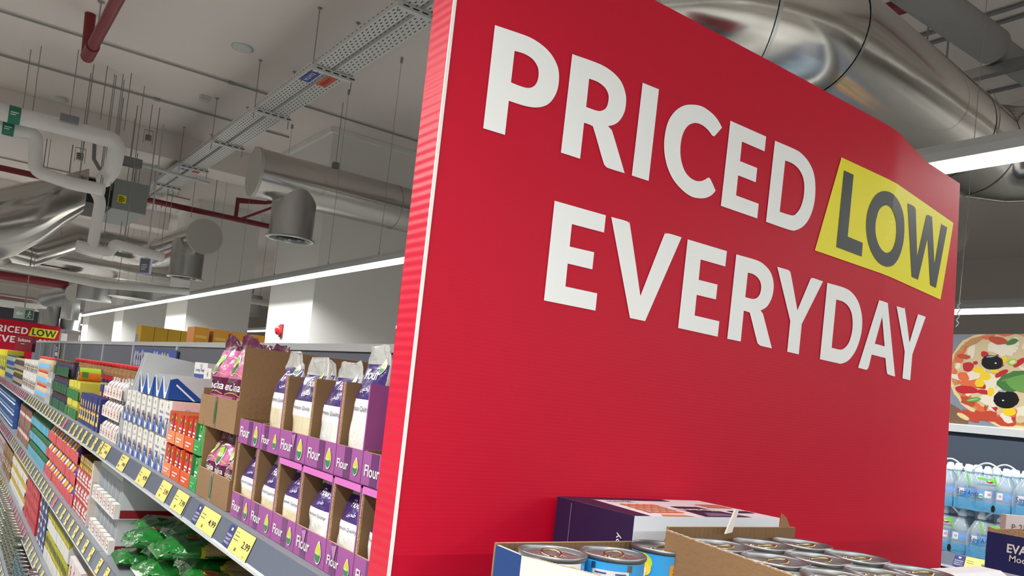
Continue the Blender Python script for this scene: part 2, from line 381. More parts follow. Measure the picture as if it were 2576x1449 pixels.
for px, py, m, lb, tx in [(779, 193, col((40, 66, 150)), 'blue label on the underside of the left cable tray', 'DATA'), (821, 206, col((206, 84, 44)), 'orange label on the underside of the right cable tray', 'LIGHTING'),
                          (469, 423, col((40, 66, 150)), 'small blue label on the far part of the left cable tray', 'DATA'), (497, 430, col((206, 84, 44)), 'small orange label on the far part of the right cable tray', 'LIGHTING')]:
    a = at(px, py, Z=ZT-.003); M = MB(); M.box(-.045, .045, -.13, .13, -.001, 0, m)
    vs, fs, x0, x1 = textgeo(tx, .01)
    M.add([(-.02+v[1]*.05, -(v[0]-(x0+x1)/2)*.2/(x1-x0)*-1, -.0018) for v in vs], fs, WHITE if 'blue' in lb else BLACK)
    tag(M.build('tray_label', None, a), lb, 'label', 'cable tray labels')
# ================================================================== ducts
def seams(path, ks, r, t, name='seam_ring'):
    for p, d in ks:
        M = MB(); p = Vector(p); d = Vector(d).normalized(); M.tube([p-d*.008, p+d*.008], r*1.012, GALV, n=48, cap=False); M.build(name, t)
def drop(x, y, ztop, zbot, r, t):
    M = MB(); M.lathe([(r, ztop), (r, zbot+.02)], GALV, c=(x, y, 0), n=40, cap0=False, cap1=False); M.build('drop_spigot', t)
    M = MB(); M.lathe([(r*1.006, (ztop+zbot)/2+.05), (r*1.012, (ztop+zbot)/2+.055), (r*1.006, (ztop+zbot)/2+.06)], GALV, c=(x, y, 0), n=40, cap0=False, cap1=False); M.build('seam_ring', t)
    M = MB(); M.lathe([(r, zbot+.02), (r*1.13, zbot+.012), (r*1.13, zbot), (r*.98, zbot-.004), (r*.96, zbot+.05)], GALV, c=(x, y, 0), n=40, cap0=False, cap1=False)
    M.build('flange', t)
    M = MB()
    for k in range(5):
        q = r*(.85-.17*k); M.lathe([(q, zbot+.0), (q-.03, zbot+.045)], GALV if k % 2 == 0 else GREYM, c=(x, y, 0), n=32, cap0=False, cap1=False)
    M.lathe([(r*.95, zbot+.05)], BLACK, c=(x, y, 0), n=32, cap1=True, cap0=False) if False else M.add([(x+r*.95*math.cos(2*PI*i/24), y+r*.95*math.sin(2*PI*i/24), zbot+.05) for i in range(24)], [tuple(reversed(range(24)))], BLACK)
    M.build('diffuser', t)
# duct A (points towards the red board)
yA, zA = 8.2, EYE+2.05; xa = at(640, 432, Y=yA).x; zA = at(640, 432, Y=yA).z
t = thing('air_duct', 'round metal duct with closed end and hanging diffuser, left of the red board', 'duct', (0, 0, 0), group='round air ducts')
M = MB(); M.tube([(xa, yA, zA), (6.2, yA, zA)], .243, FOIL, n=48, cap=False); M.build('duct_pipe', t)
M = MB(); M.tube([(xa-.012, yA, zA), (xa+.02, yA, zA)], .25, DULLM, n=48); M.build('end_cap', t)
dx = at(735, 560, Y=yA).x; drop(dx, yA, zA-.02, at(728, 603, Y=yA).z, .22, t)
for px in (985, 1100): q = at(px, 560, Y=yA); seams(None, [((q.x, yA, zA), (1, 0, 0))], .243, t)
q = at(845, 410, Y=yA)
M = MB(); M.box(q.x-.03, q.x+.03, yA-.03, yA+.03, zA+.24, zA+.31, GREYM); M.tube([(q.x, yA, zA+.3), (q.x, yA, ZC)], .004, ROD, n=6); M.build('hanger', t)
# duct B: cap faces the near side, runs away, elbows left, rises to the air unit
yB = 12.4; c = at(515, 595, Y=yB)
t = thing('air_duct', 'round metal duct running from the air unit, its closed end facing the camera', 'duct', (0, 0, 0), group='round air ducts'); DUCTB = t
P1 = c; yE = 15.6; P2 = Vector((c.x, yE-.5, c.z)); P3 = Vector((c.x-.45, yE, c.z)); P4 = at(150, 655, Z=c.z-.05); P4 = Vector((P4.x+.2, yE, c.z))
M = MB(); M.tube([P1, P2, (c.x-.12, yE-.15, c.z), P3, (P4.x, yE, c.z), (P4.x-.5, yE-.25, c.z), at(45, 636, Y=14.2), at(-40, 610, Y=12.6), at(-110, 585, Y=11.2), at(-140, 575, Y=10.3)], [.25]*6+[.27, .31, .34, .34], FOIL, n=40, cap=False); M.build('duct_pipe', t)
M = MB(); M.tube([P1-Vector((0, .01, 0)), P1+Vector((0, .02, 0))], .257, DULLM, n=48); M.build('end_cap', t)
drop(c.x-.08, yB+.55, c.z-.02, at(482, 703, Y=yB+.55).z, .235, t)
for q, d in [((P2.x, P2.y, P2.z), (0, 1, 0)), ((P3.x, P3.y, P3.z), (1, 0, 0)), (((P3.x+P4.x)/2, yE, c.z), (1, 0, 0)), ((P4.x+.1, yE, c.z), (1, 0, 0))]: seams(None, [(q, d)], .25, t)
M = MB(); M.tube([(c.x-.2, yB+.1, c.z+.25), (c.x-.2, yB+.1, ZC)], .004, ROD, n=6); M.build('hanger', t)
# air handling unit and the big foil transition
yU = 10.2; tl = at(290, 448, Y=yU); br = at(366, 541, Y=yU)
t = thing('air_handling_unit', 'grey sheet metal air handling unit hung between lagged pipes', 'air unit', ((tl.x+br.x)/2, yU, br.z))
W2 = (br.x-tl.x)/2; H = tl.z-br.z
M = MB(); M.box(-W2, W2, 0, 1.2, 0, H, mat('unit_casing', (132, 136, 136), .5, metal=.3)); M.build('casing', t, bevel=.006)
M = MB(); M.box(-W2+.05, -W2+.14, -.004, 0, .08, .17, col((214, 204, 20))); bars(M, -W2+.06, .09, .07, .07, 4, BLACK, y=-.006); M.build('warning_sticker', t)
M = MB(); M.box(-W2-.28, -W2, .05, 1.1, .02, H-.05, mat('black_rubber', (26, 26, 30), .55, bump=.5, bscale=9)); M.build('flexible_connector', t)
for sx in (-1, 1):
    for yy in (.05, 1.15): M = MB(); M.tube([(sx*(W2+.015), yy, H*.6), (sx*(W2+.015), yy, ZC-br.z)], .006, ROD, n=6); M.build('hanger_rod', t)
t = DUCTB
q0 = at(206, 488, Y=yU+.4)
rings = []; n = 40
ends = [(q0, .45, .25, 5), (at(165, 505, Y=yU+.3), .44, .29, 4), (at(110, 532, Y=yU+.2), .42, .35, 3), (at(50, 552, Y=yU+.1), .40, .40, 2.2), (at(-60, 580, Y=yU), .40, .41, 2), (at(-200, 615, Y=yU-.1), .40, .41, 2)]
for k, (c0, a, b, e) in enumerate(ends):
    ax = Vector((0, 1, 0))
    R = []
    for j in range(n):
        th = 2*PI*j/n; cx, cz = math.cos(th), math.sin(th)
        R.append(c0+ax*a*math.copysign(abs(cx)**(2/max(2, e)), cx)+Vector((0, 0, b))*math.copysign(abs(cz)**(2/max(2, e)), cz))
    rings.append(R)
M = MB(); M.ring(rings, FOIL, cap0=FOIL, cap1=FOIL, smooth=True); M.build('transition_hood', t)
r0 = at(-160, 590, Y=yU-.6)
# second duct line far away (x direction) and another with diffusers
for k, (px, py, yy, r, lb) in enumerate([(60, 770, 24, .3, 'far metal duct crossing behind the exit sign'), (560, 740, 20, .24, 'far metal duct glimpsed between the white pillars')]):
    q = at(px, py-20, Y=yy); t = thing('air_duct', lb, 'duct', (0, 0, 0), group='round air ducts')
    M = MB(); x1 = at(118, 760, Y=yy).x if k == 0 else 6
    M.tube([(-8.5 if k == 0 else 3.2-6.6, yy, q.z), (x1, yy, q.z)], r, FOIL, n=32, cap=True, capm=DULLM); M.build('duct_pipe', t)
    for px2 in ((185, 130) if k == 0 else (640, 490)):
        qq = at(px2, 750, Y=yy); 
        M = MB(); M.lathe([(r*.8, -.1), (r*.8, -r-.35), (r*.9, -r-.36)], GALV, c=(qq.x, yy, q.z), n=24); M.build('drop_spigot', t)
for k, (px, py, r, yy) in enumerate([(431, 1186, 0, 0)][:0]): pass
a = at(190, 738, Y=19.5); t = thing('air_duct', 'far closed duct end above the far red board', 'duct', (0, 0, 0), group='round air ducts')
M = MB(); M.tube([a, a+Vector((-.2, 3.5, 0))], .2, GALV, n=24, capm=DULLM); M.build('duct_pipe', t); M = MB(); M.lathe([(.18, -.1), (.18, -.55)], GALV, c=tuple(a+Vector((0, .5, 0))), n=24); M.build('drop_spigot', t)
# flat galvanised cable gutter / duct under duct B
t = thing('air_duct', 'flat duct branch with square outlet under the lagged pipes', 'duct', (0, 0, 0), group='round air ducts')
a = at(333, 720, Y=15.0); M = MB(); M.lathe([(.34, 0), (.34, -.2), (.36, -.21)], GALV, c=tuple(a), n=28); M.build('drop_spigot', t)
b = at(240, 722, Y=17); M = MB(); M.lathe([(.3, .12), (.3, -.26)], GALV, c=tuple(b), n=28); M.build('drop_spigot', t)
# big duct at the upper right
zR, rR = EYE+1.65, .285
def q(px, py): return at(px, py, Z=zR)
A_ = q(2237, 77); B_ = q(1921, 147); A2 = q(2489, 263); B2 = q(2396, 445)
yl, yr = (A_.y+B_.y)/2, (A2.y+B2.y)/2
xl = q(1921, 147).x-.02; xr = q(2500, 390).x+.1; rR = (B_.y-A_.y)/2*.97
yR = lambda x: yl+(yr-yl)*(x-A_.x)/(A2.x-A_.x)*.7
t = thing('air_duct', 'large shiny spiral duct passing above the red board at the upper right', 'duct', (0, 0, 0), group='round air ducts')
el = [(xl-.66, yR(xl)+.95, zR)]+[(xl-.66+.66*math.sin(u_*PI/12)**1.0, yR(xl)+.66-.66*math.cos(u_*PI/12)*1.0, zR) for u_ in []]+[(xl-.66*math.cos(u_*PI/16), yR(xl)+.66-.66*math.sin(u_*PI/16), zR) for u_ in range(0, 9)]
M = MB(); M.tube(el+[(xr-.25, yR(xr), zR), (xr-.05, yR(xr)-.12, zR), (xr+.08, yR(xr)-.4, zR), (xr+.08, -3, zR)], rR, FOIL, n=56, cap=False); M.build('duct_pipe', t)
for a, b in [((xl, yR(xl), zR), (1, 0, 0)), ((xl-.66*math.cos(PI*5.6/16), yR(xl)+.66-.66*math.sin(PI*5.6/16), zR), (math.sin(PI*5.6/16), -math.cos(PI*5.6/16), 0)), ((xl-.66*math.cos(PI*3/16), yR(xl)+.66-.66*math.sin(PI*3/16), zR), (math.sin(PI*3/16), -math.cos(PI*3/16), 0)), ((xl-.66, yR(xl)+.66, zR), (0, 1, 0)), ((q(2380, 330).x, yR(q(2380, 330).x), zR), (1, 0, 0)), ((xr+.08, yR(xr)-.55, zR), (0, 1, 0)), ((xr-.25, yR(xr), zR), (1, 0, 0))]: seams(None, [(a, b)], rR, t)
# lagged pipe and bracket at the upper right
zp = EYE+2.45
a, b = at(2330, 0, Z=zp), at(2500, 115, Z=zp); d = (b-a).normalized(); yp = (a.y+b.y)/2
t = thing('lagged_pipe', 'thick grey lagged pipe at the upper right corner resting on a steel bracket', 'pipe', (0, 0, 0), group='lagged pipes')
M = MB(); M.tube([(a.x-4, yp, zp), (b.x, yp, zp)], .105, mat('grey_lagging', (150, 150, 150), .9, bump=.4, bscale=10), n=20); M.build('lagging', t)
M = MB(); M.tube([(b.x, yp, zp), (b.x+4, yp, zp)], .08, mat('grey_lagging', (150, 150, 150), .9), n=20); M.build('lagging', t)
c = at(2432, 160, Z=zp-.13)
t = thing('pipe_bracket', 'steel trapeze bracket carrying the lagged pipe at the upper right', 'hanger', (b.x+.05, 0, zp-.13))
M = MB(); M.box(-.03, .03, -4, yp+.5, -.03, .03, GALV); M.build('channel', t)
for yy in (yp+.44, yp+.3, yp-.4): M = MB(); M.tube([(0, yy, -.06), (0, yy, ZC-zp+.13)], .007, ROD, n=6); M.build('threaded_rod', t)
a = at(2240, 25, Z=EYE+2.7); M = MB(); M.tube([(0, -4, 0), (0, 3.6, 0)], .05, REDP, n=14); tag(M.build('fire_pipe', None, (a.x, a.y-.2, a.z)), 'short length of dark red fire pipe at the top right', 'pipe')
# ================================================================== red sprinkler pipes
zf = EYE+2.4; a = at(372, 503, Z=zf)
t = thing('fire_pipe', 'dark red fire pipe crossing behind the air handling unit', 'pipe', (0, 0, 0), group='fire pipes')
M = MB(); M.tube([(-7, a.y, zf), (8, a.y, zf)], .042, REDP, n=14); M.build('pipe_run', t)
b = at(595, 550, Z=zf); c = at(680, 516, Y=a.y-.9)
M = MB(); M.tube([(b.x, a.y, zf), (b.x, a.y, zf+.3), (b.x+.35, a.y-.3, zf+.3), (b.x+.75, a.y-.9, zf+.42)], .03, REDP, n=12); M.tube([(b.x+.05, a.y, zf), (b.x+.75, a.y-.9, zf+.42)], .02, REDP, n=10); M.build('branch', t)
for xx in (-1.5, 1.2, 3.2): M = MB(); M.tube([(xx, a.y, zf), (xx, a.y, ZC)], .006, ROD, n=6); M.build('hanger_rod', t)
a = at(221, 140, Z=EYE+2.6)
t = thing('fire_pipe', 'dark red fire pipe ending in a cap near the top left corner', 'pipe', (0, 0, 0), group='fire pipes')
M = MB(); M.tube([(a.x, a.y, a.z), (a.x+.02, 0, a.z)], .046, REDP, n=16); M.build('pipe_run', t)
M = MB(); M.tube([(a.x, a.y-.3, a.z), (a.x, a.y+.03, a.z)], .055, REDP, n=16); M.build('coupling', t)
M = MB(); M.tube([(a.x-.01, a.y+.0, a.z+.02), (a.x-.02, a.y+.02, ZC)], .045, REDP, n=12); M.build('riser', t)
b = at(243, 95, Z=EYE+2.66); M = MB(); M.tube([(b.x, b.y, b.z), (b.x, b.y, ZC)], .006, ROD, n=6); M.lathe([(.03, 0), (.03, -.006)], ROD, c=(b.x, b.y, ZC), n=8); M.build('hanger_rod', t)
a = at(80, 708, Y=20)
M = MB(); M.tube([(-5, 0, 0), (at(172, 715, Y=20).x-a.x, 0, 0)], .09, REDP, n=14); tag(M.build('fire_pipe', None, (a.x, 20, at(80, 704, Y=20).z)), 'thick red pipe at the left above the far exit sign', 'pipe', 'fire pipes')
# ================================================================== lagged white pipes
def lag(pts, r, label):
    P = []
    for px, py, yy in pts: P.append(at(px, py, Y=yy))
    Q = []
    for i, p in enumerate(P):       # round the bends
        if 0 < i < len(P)-1:
            a = P[i-1]-p; b = P[i+1]-p; k = min(r*1.15, a.length*.4, b.length*.4)
            s_, e_ = p+a.normalized()*k, p+b.normalized()*k
            for j in range(6): u = j/5; Q.append(s_*(1-u)**2+p*2*u*(1-u)+e_*u*u)
        else: Q.append(p)
    M = MB(); M.tube([Vector(q) for q in Q], r, LAG, n=18)
    for a_ in (P[0].lerp(P[1], .75), P[-2].lerp(P[-1], .2)):
        if a_.z < ZC-.3: M.tube([a_, (a_.x, a_.y, ZC)], .0045, ROD, n=5)
    return tag(M.build('lagged_pipe'), label, 'pipe', 'lagged pipes')
lag([(-80, 262, 9.3), (130, 312, 9.3), (297, 356, 9.2), (283, 425, 9.3), (262, 452, 9.9)], .083, 'upper white lagged pipe looping down to the air unit')
lag([(-80, 305, 9.5), (92, 338, 9.5), (88, 430, 9.5), (180, 462, 9.4), (262, 478, 9.3)], .064, 'lower white lagged pipe dropping and running to the air unit')
lag([(235, 472, 9.5), (253, 505, 9.5), (232, 622, 9.6)], .056, 'thin white lagged pipe hanging down from the air unit')
lag([(192, 615, 9.6), (278, 636, 9.6), (286, 612, 9.6), (412, 648, 9.6)], .05, 'thin white lagged pipe with a step under the air unit')
lag([(-60, 655, 13), (130, 690, 13), (250, 715, 13), (475, 734, 13)], .055, 'long white lagged pipe crossing the left side below the ducts')
lag([(500, 736, 17.2), (700, 768, 17.2)], .06, 'distant grey pipe passing between the pillars')
for k, (px, py, yy) in enumerate([(36, 294, 9.12), (20, 313, 9.38)]):
    a = at(px, py, Y=yy-.02); M = MB(); M.tube([(-.05, 0, 0), (.05, 0, 0)], (.0855 if k == 0 else .0665), col((20, 120, 96)), n=24)
    bars(M, -.035, -.02, .07, .04, 2, WHITE, y=-.088 if k == 0 else -.069)
    yy2 = 9.3 if k == 0 else 9.5; c = at(px, (275 + (px+80)*50/210*0) if False else (262+(px+80)*50/210 if k == 0 else 305+(px+80)*33/172), Y=yy2)
    tag(M.build('pipe_label', None, c), 'green label band on the %s lagged pipe at the left edge' % ('upper' if k == 0 else 'lower'), 'label', 'pipe labels')
a = at(170, 312, Y=9.2); M = MB(); M.box(-.08, .08, -.03, .03, -.035, .035, GREYM); M.tube([(0, 0, .03), (0, 0, ZC-a.z)], .004, ROD, n=5); tag(M.build('valve_actuator', None, a+Vector((0, -.13, .02))), 'small dark box beside the upper lagged pipe', 'valve')
a = at(328, 408, Y=10.4); M = MB(); M.box(-.1, .12, -.05, .05, -.05, .05, GREYM); M.tube([(.12, 0, 0), (.9, 0, -.03)], .02, LGREY, n=8); M.tube([(.0, 0, .05), (.0, 0, ZC-a.z)], .006, ROD, n=6); tag(M.build('valve_actuator', None, a), 'grey motor box right of the lagged pipe loop', 'valve')
M = MB(); P = [at(238, 360, Y=10), at(236, 400, Y=10), at(250, 425, Y=10), at(272, 428, Y=10)]; M.tube(P, .02, GREYM, n=8); tag(M.build('flexible_hose'), 'curved grey hose behind the lagged pipe loop', 'hose')
# rods, springs and droppers from the ceiling
sp = [(200, 372, 200, 402, 9.7), (253, 300, 253, 250, 9.3), (312, 330, 312, 245, 9.3), (372, 330, 372, 355, 10.2), (205, 400, 197, 470, 9.8), (410, 320, 370, 640, 10.9), (300, 560, 296, 640, 11), (330, 500, 320, 600, 12), (345, 470, 335, 560, 12), (438, 440, 425, 560, 12.5), (420, 500, 405, 620, 12.5), (155, 560, 152, 600, 12)]
for k, (x0, y0, x1, y1, yy) in enumerate(sp):
    b = at(x1, max(y0, y1), Y=yy)
    M = MB(); M.tube([(0, 0, 0), (0, 0, ZC-b.z)], .005 if k != 5 else .010, ROD if k != 5 else LGREY, n=6)
    if k in (0, 3, 4):
        for j in range(4): M.lathe([(.035, .02*j), (.035, .02*j+.01)], ROD, n=10)
        M.box(-.05, -.046, -.01, .01, -.03, .12, ROD); M.box(.046, .05, -.01, .01, -.03, .12, ROD); M.box(-.05, .05, -.01, .01, .12, .125, ROD)
    tag(M.build('hanger_rod', None, b), 'thin %s rod hanging from the ceiling near the air unit, %s from the left' % ('spring-mounted' if k in (0, 3, 4) else 'steel', ORD[k]), 'rod', 'ceiling hanger rods')
# small lit sign hanging on duct level, exit sign
a = at(366, 669, Y=10.9)
t = thing('hanging_sign', 'small bright framed exit sign seen edge-on under the thin lagged pipe', 'sign', a, rz=-1.0)
M = MB(); M.box(-.09, .09, -.012, .012, -.1, .1, col((200, 204, 240))); M.box(-.075, .075, -.014, -.012, -.085, .085, col((120, 126, 140))); bars(M, -.05, -.05, .1, .08, 3, WHITE, y=-.016); M.build('sign_panel', t)
M = MB(); M.tube([(0, 0, .1), (0, 0, .35)], .01, LGREY, n=6); M.build('stem', t)
a = at(60, 790, Y=13.2)
t = thing('exit_sign', 'green and white exit sign with arrow and running figure above the far red board', 'sign', a)
M = MB(); M.box(-.12, .12, -.015, .015, -.07, .07, mat('exit_panel', (176, 196, 190), .4)); G_ = col((60, 110, 96))
M.add([(-.1, -.017, 0), (-.06, -.017, .035), (-.06, -.017, .014), (-.01, -.017, .014), (-.01, -.017, -.014), (-.06, -.017, -.014), (-.06, -.017, -.035)], [(0, 6, 5, 4, 3, 2, 1)], WHITE)
M.rect(.015, -.06, .11, .06, G_, y=-.0165); M.ell(.065, .035, .012, .012, WHITE, y=-.018)
for x0, z0, x1, z1 in [(.06, .02, .055, -.015), (.055, -.015, .085, -.045), (.055, -.015, .03, -.045), (.06, .015, .09, 0), (.06, .015, .035, .0)]:
    M.tube([(x0, -.018, z0), (x1, -.018, z1)], .005, WHITE, n=5)
M.build('sign_panel', t)
M = MB(); M.box(-.13, .13, -.025, .025, .07, .09, LGREY); M.tube([(0, 0, .09), (0, 0, ZC-a.z)], .008, ROD, n=6); M.build('mount', t)

# duct end peeping out right of the board
a = at(2404, 580, X=6.0); t = thing('air_duct', 'dark round duct end peeping out right of the red board', 'duct', (0, 0, 0), group='round air ducts')
M = MB(); M.tube([a, a+Vector((.3, 2.6, 0))], .16, DULLM, n=28); M.build('duct_pipe', t)
M = MB(); M.tube([a+Vector((.1, 1, .15)), (a.x+.1, a.y+1, ZC)], .005, ROD, n=5); M.build('hanger', t)
# ================================================================== red header board
YB = .90
def bend(x, z):     # z above eye; the upper right of the sheet leans back
    s = max(0, (x-1.50)/.36); return YB+.062*min(1.2, s)*max(0, min(1, (z+.27)/.9))
def onboard(px, py):
    y = YB
    for _ in range(8):
        p = at(px, py, Y=y); y = bend(p.x, p.z-EYE)
    return at(px, py, Y=y)
bl, bt, bb = .481, EYE+.628, EYE-.30
tr = onboard(2415, 462); brc = onboard(2365, 1449)
t = thing('header_board', 'large red corrugated plastic header board reading PRICED LOW EVERYDAY above the end display', 'sign', ((bl+1.85)/2, YB, bb), group='red price boards')
BX, BY, BZ = (bl+1.85)/2, YB, bb
def L(p): return (p[0]-BX, p[1]-BY, p[2]-BZ)
nx, nz = 84, 40
def topz(x):
    pts = [(bl, bt), (1.076, EYE+.626), (1.46, EYE+.622), (1.56, EYE+.613), (1.66, EYE+.606), (tr.x, tr.z)]
    for (a, za), (b, zb) in zip(pts, pts[1:]):
        if x <= b: return za+(zb-za)*(x-a)/(b-a)
    return tr.z
rgt = lambda z: brc.x+(tr.x-brc.x)*max(0, min(1.1, (z-brc.z)/(tr.z-brc.z)))
V = []
for i in range(nx+1):
    for j in range(nz+1):
        s_ = j/nz
        z = bb+(topz(bl+(1.86-bl)*i/nx)-bb)*s_; x = bl+(rgt(z)-bl)*i/nx; z = bb+(topz(x)-bb)*s_
        V.append(L((x, bend(x, z-EYE), z)))
F = [(i*(nz+1)+j, (i+1)*(nz+1)+j, (i+1)*(nz+1)+j+1, i*(nz+1)+j+1) for i in range(nx) for j in range(nz)]
M = MB(); M.add(V, F, REDB, True)
V2 = [(v[0], v[1]+.004, v[2]) for v in V]; M.add(V2, [tuple(reversed(f)) for f in F], REDB, True)
# white core visible along the cut edges
n1 = nz+1
for i in range(nx):
    a, b = V[i*n1+nz], V[(i+1)*n1+nz]; M.add([a, b, (b[0], b[1]+.004, b[2]), (a[0], a[1]+.004, a[2])], [(0, 1, 2, 3)], WHITE)
for j in range(nz):
    a, b = V[nx*n1+j], V[nx*n1+j+1]; M.add([a, b, (b[0], b[1]+.004, b[2]), (a[0], a[1]+.004, a[2])], [(3, 2, 1, 0)], WHITE)
M.build('front_sheet', t)
M = MB(); x0 = bl-BX; M.box(x0-.0045, x0-.0005, -.0005, .052, 0, bt-bb, REDS); o = M.build('side_return', t); o['label'] = 'ribbed red side of the board'
M = MB(); M.box(x0-.0048, x0-.0002, -.0022, -.0006, 0, bt-bb, WHITE); o = M.build('cut_edge', t); o['label'] = 'white cut edge between face and side'
M = MB(); M.box(x0, 1.68-BX, .03, .052, 0, bt-bb-.03, col((170, 20, 40))); M.build('back_sheet', t)
CR = {'A': (1180, 40, 3.2923), 'B': (1640, 230, 3.9167), 'C': (2030, 380, 3.6225), 'D': (1340, 490, 3.813), 'E': (1820, 640, 4.3907)}
s = 1
GL = [('A', 'P', [(210,78),(400,142),(500,180,s),(590,235,s),(660,300,s),(710,375,s),(738,460,s),(738,560,s),(718,640,s),(675,710,s),(620,748,s),(545,760,s),(450,745,s),(325,705),(293,987),(113,932)], [(373,292),(450,315,s),(520,358,s),(562,420,s),(572,480,s),(562,540,s),(535,582,s),(495,598,s),(440,590,s),(343,553)]),
('A', 'R', [(850,318),(1040,385,s),(1130,428,s),(1205,485,s),(1260,555,s),(1290,640,s),(1296,710,s),(1283,795,s),(1245,865,s),(1200,900,s),(1145,915),(1170,940,s),(1190,985,s),(1284,1304),(1150,1262,s),(1122,1240,s),(1105,1205,s),(1030,945,s),(1010,910,s),(948,886),(915,1184),(756,1133)], [(990,522),(1060,548,s),(1120,595,s),(1148,650,s),(1150,700,s),(1135,755,s),(1105,782,s),(1060,788,s),(965,756)]),
('A', 'I', [(1433,555),(1568,610),(1482,1368),(1343,1323)], None),
('B', 'C', [(685,358),(622,430,s),(605,442,s),(585,432,s),(550,385,s),(500,340,s),(445,315,s),(400,315,s),(350,340,s),(308,400,s),(282,490,s),(274,590,s),(285,690,s),(318,785,s),(370,850,s),(430,882,s),(480,884,s),(520,868,s),(545,852,s),(570,865,s),(622,978),(585,1020,s),(530,1048,s),(465,1054,s),(380,1035,s),(290,970,s),(205,870,s),(145,740,s),(117,600,s),(118,460,s),(150,310,s),(215,205,s),(300,145,s),(390,132,s),(490,150,s),(590,220,s),(645,285,s)], None),
('B', 'E', [(767,290),(1120,446),(1104,592),(882,496),(862,688),(1032,756),(1017,896),(844,828),(823,1025),(1046,1108),(1032,1252),(673,1128)], None),
('B', 'D', [(1206,487),(1390,565,s),(1470,615,s),(1545,705,s),(1592,820,s),(1605,960,s),(1592,1110,s),(1550,1240,s),(1490,1325,s),(1420,1365,s),(1350,1365,s),(1118,1285)], [(1308,682),(1380,712,s),(1440,765,s),(1480,840,s),(1495,930,s),(1488,1040,s),(1460,1140,s),(1415,1205,s),(1370,1222,s),(1253,1186)]),
('C', '_', [(310,58),(1330,655),(1212,1354),(67,905)], None),
('C', 'l', [(331,177),(418,218),(364,780),(501,837),(492,962),(261,875)], None),
('C', 'o', [(700,366,s),(770,388,s),(830,460,s),(870,570,s),(881,700,s),(870,840,s),(835,960,s),(785,1035,s),(725,1054,s),(655,1025,s),(590,940,s),(548,820,s),(533,690,s),(545,560,s),(585,450,s),(640,385,s)], [(710,495,s),(760,520,s),(795,590,s),(809,700,s),(803,800,s),(780,880,s),(745,922,s),(705,925,s),(660,880,s),(628,800,s),(616,710,s),(625,620,s),(655,530,s)]),
('C', 'w', [(911,477),(965,503,s),(982,530,s),(985,560,s),(998,965),(1078,610,s),(1085,590,s),(1100,583,s),(1125,600,s),(1135,635,s),(1155,1040),(1215,690,s),(1225,672,s),(1272,698),(1168,1247),(1117,1222),(1093,790),(1005,1173),(948,1146)], None),
('D', 'E', [(205,58),(697,198),(679,363),(371,282),(349,497),(585,552),(567,716),(331,660),(309,880),(614,946),(597,1112),(103,1013)], None),
('D', 'V', [(748,213),(890,252,s),(918,275,s),(932,315,s),(1028,970),(1248,405,s),(1265,380,s),(1300,372,s),(1423,409),(1073,1212),(928,1182)], None),
('D', 'E', [(1481,428),(1858,541),(1842,688),(1606,621),(1587,816),(1768,862),(1752,1004),(1568,960),(1548,1158),(1785,1214),(1769,1361),(1389,1277)], None),
('E', 'R', [(135,0),(360,65,s),(450,120,s),(515,200,s),(545,300,s),(545,400,s),(520,500,s),(470,580,s),(403,620),(425,650,s),(440,695,s),(528,1037),(410,1010,s),(380,990,s),(362,955,s),(292,675,s),(275,640,s),(218,622),(184,962),(35,932)], [(263,202),(320,218,s),(370,255,s),(402,310,s),(410,370,s),(395,440,s),(360,482,s),(315,492,s),(234,472)]),
('E', 'Y', [(587,138),(700,170,s),(725,190,s),(740,230,s),(810,618),(945,295,s),(960,270,s),(985,262,s),(1093,299),(858,770),(825,1104),(697,1075),(731,735)], None),
('E', 'D', [(1140,315),(1330,370,s),(1420,430,s),(1485,530,s),(1520,660,s),(1525,790,s),(1505,920,s),(1455,1060,s),(1380,1165,s),(1300,1205,s),(1240,1198,s),(1058,1157)], [(1239,500),(1310,520,s),(1370,570,s),(1408,650,s),(1420,760,s),(1412,860,s),(1380,970,s),(1330,1035,s),(1280,1052,s),(1188,1030)]),
('E', 'A', [(1713,505),(1809,538),(1889,1348),(1820,1328,s),(1798,1300,s),(1782,1145),(1630,1106),(1600,1235,s),(1580,1270,s),(1560,1272,s),(1480,1251)], [(1746,690),(1773,1016),(1665,986)]),
('E', 'Y', [(1905,573),(1980,595,s),(2000,620,s),(2048,975),(2135,685,s),(2150,664,s),(2228,690),(2080,1105),(2056,1390),(1970,1368),(1995,1075)], None)]
board_letters = []
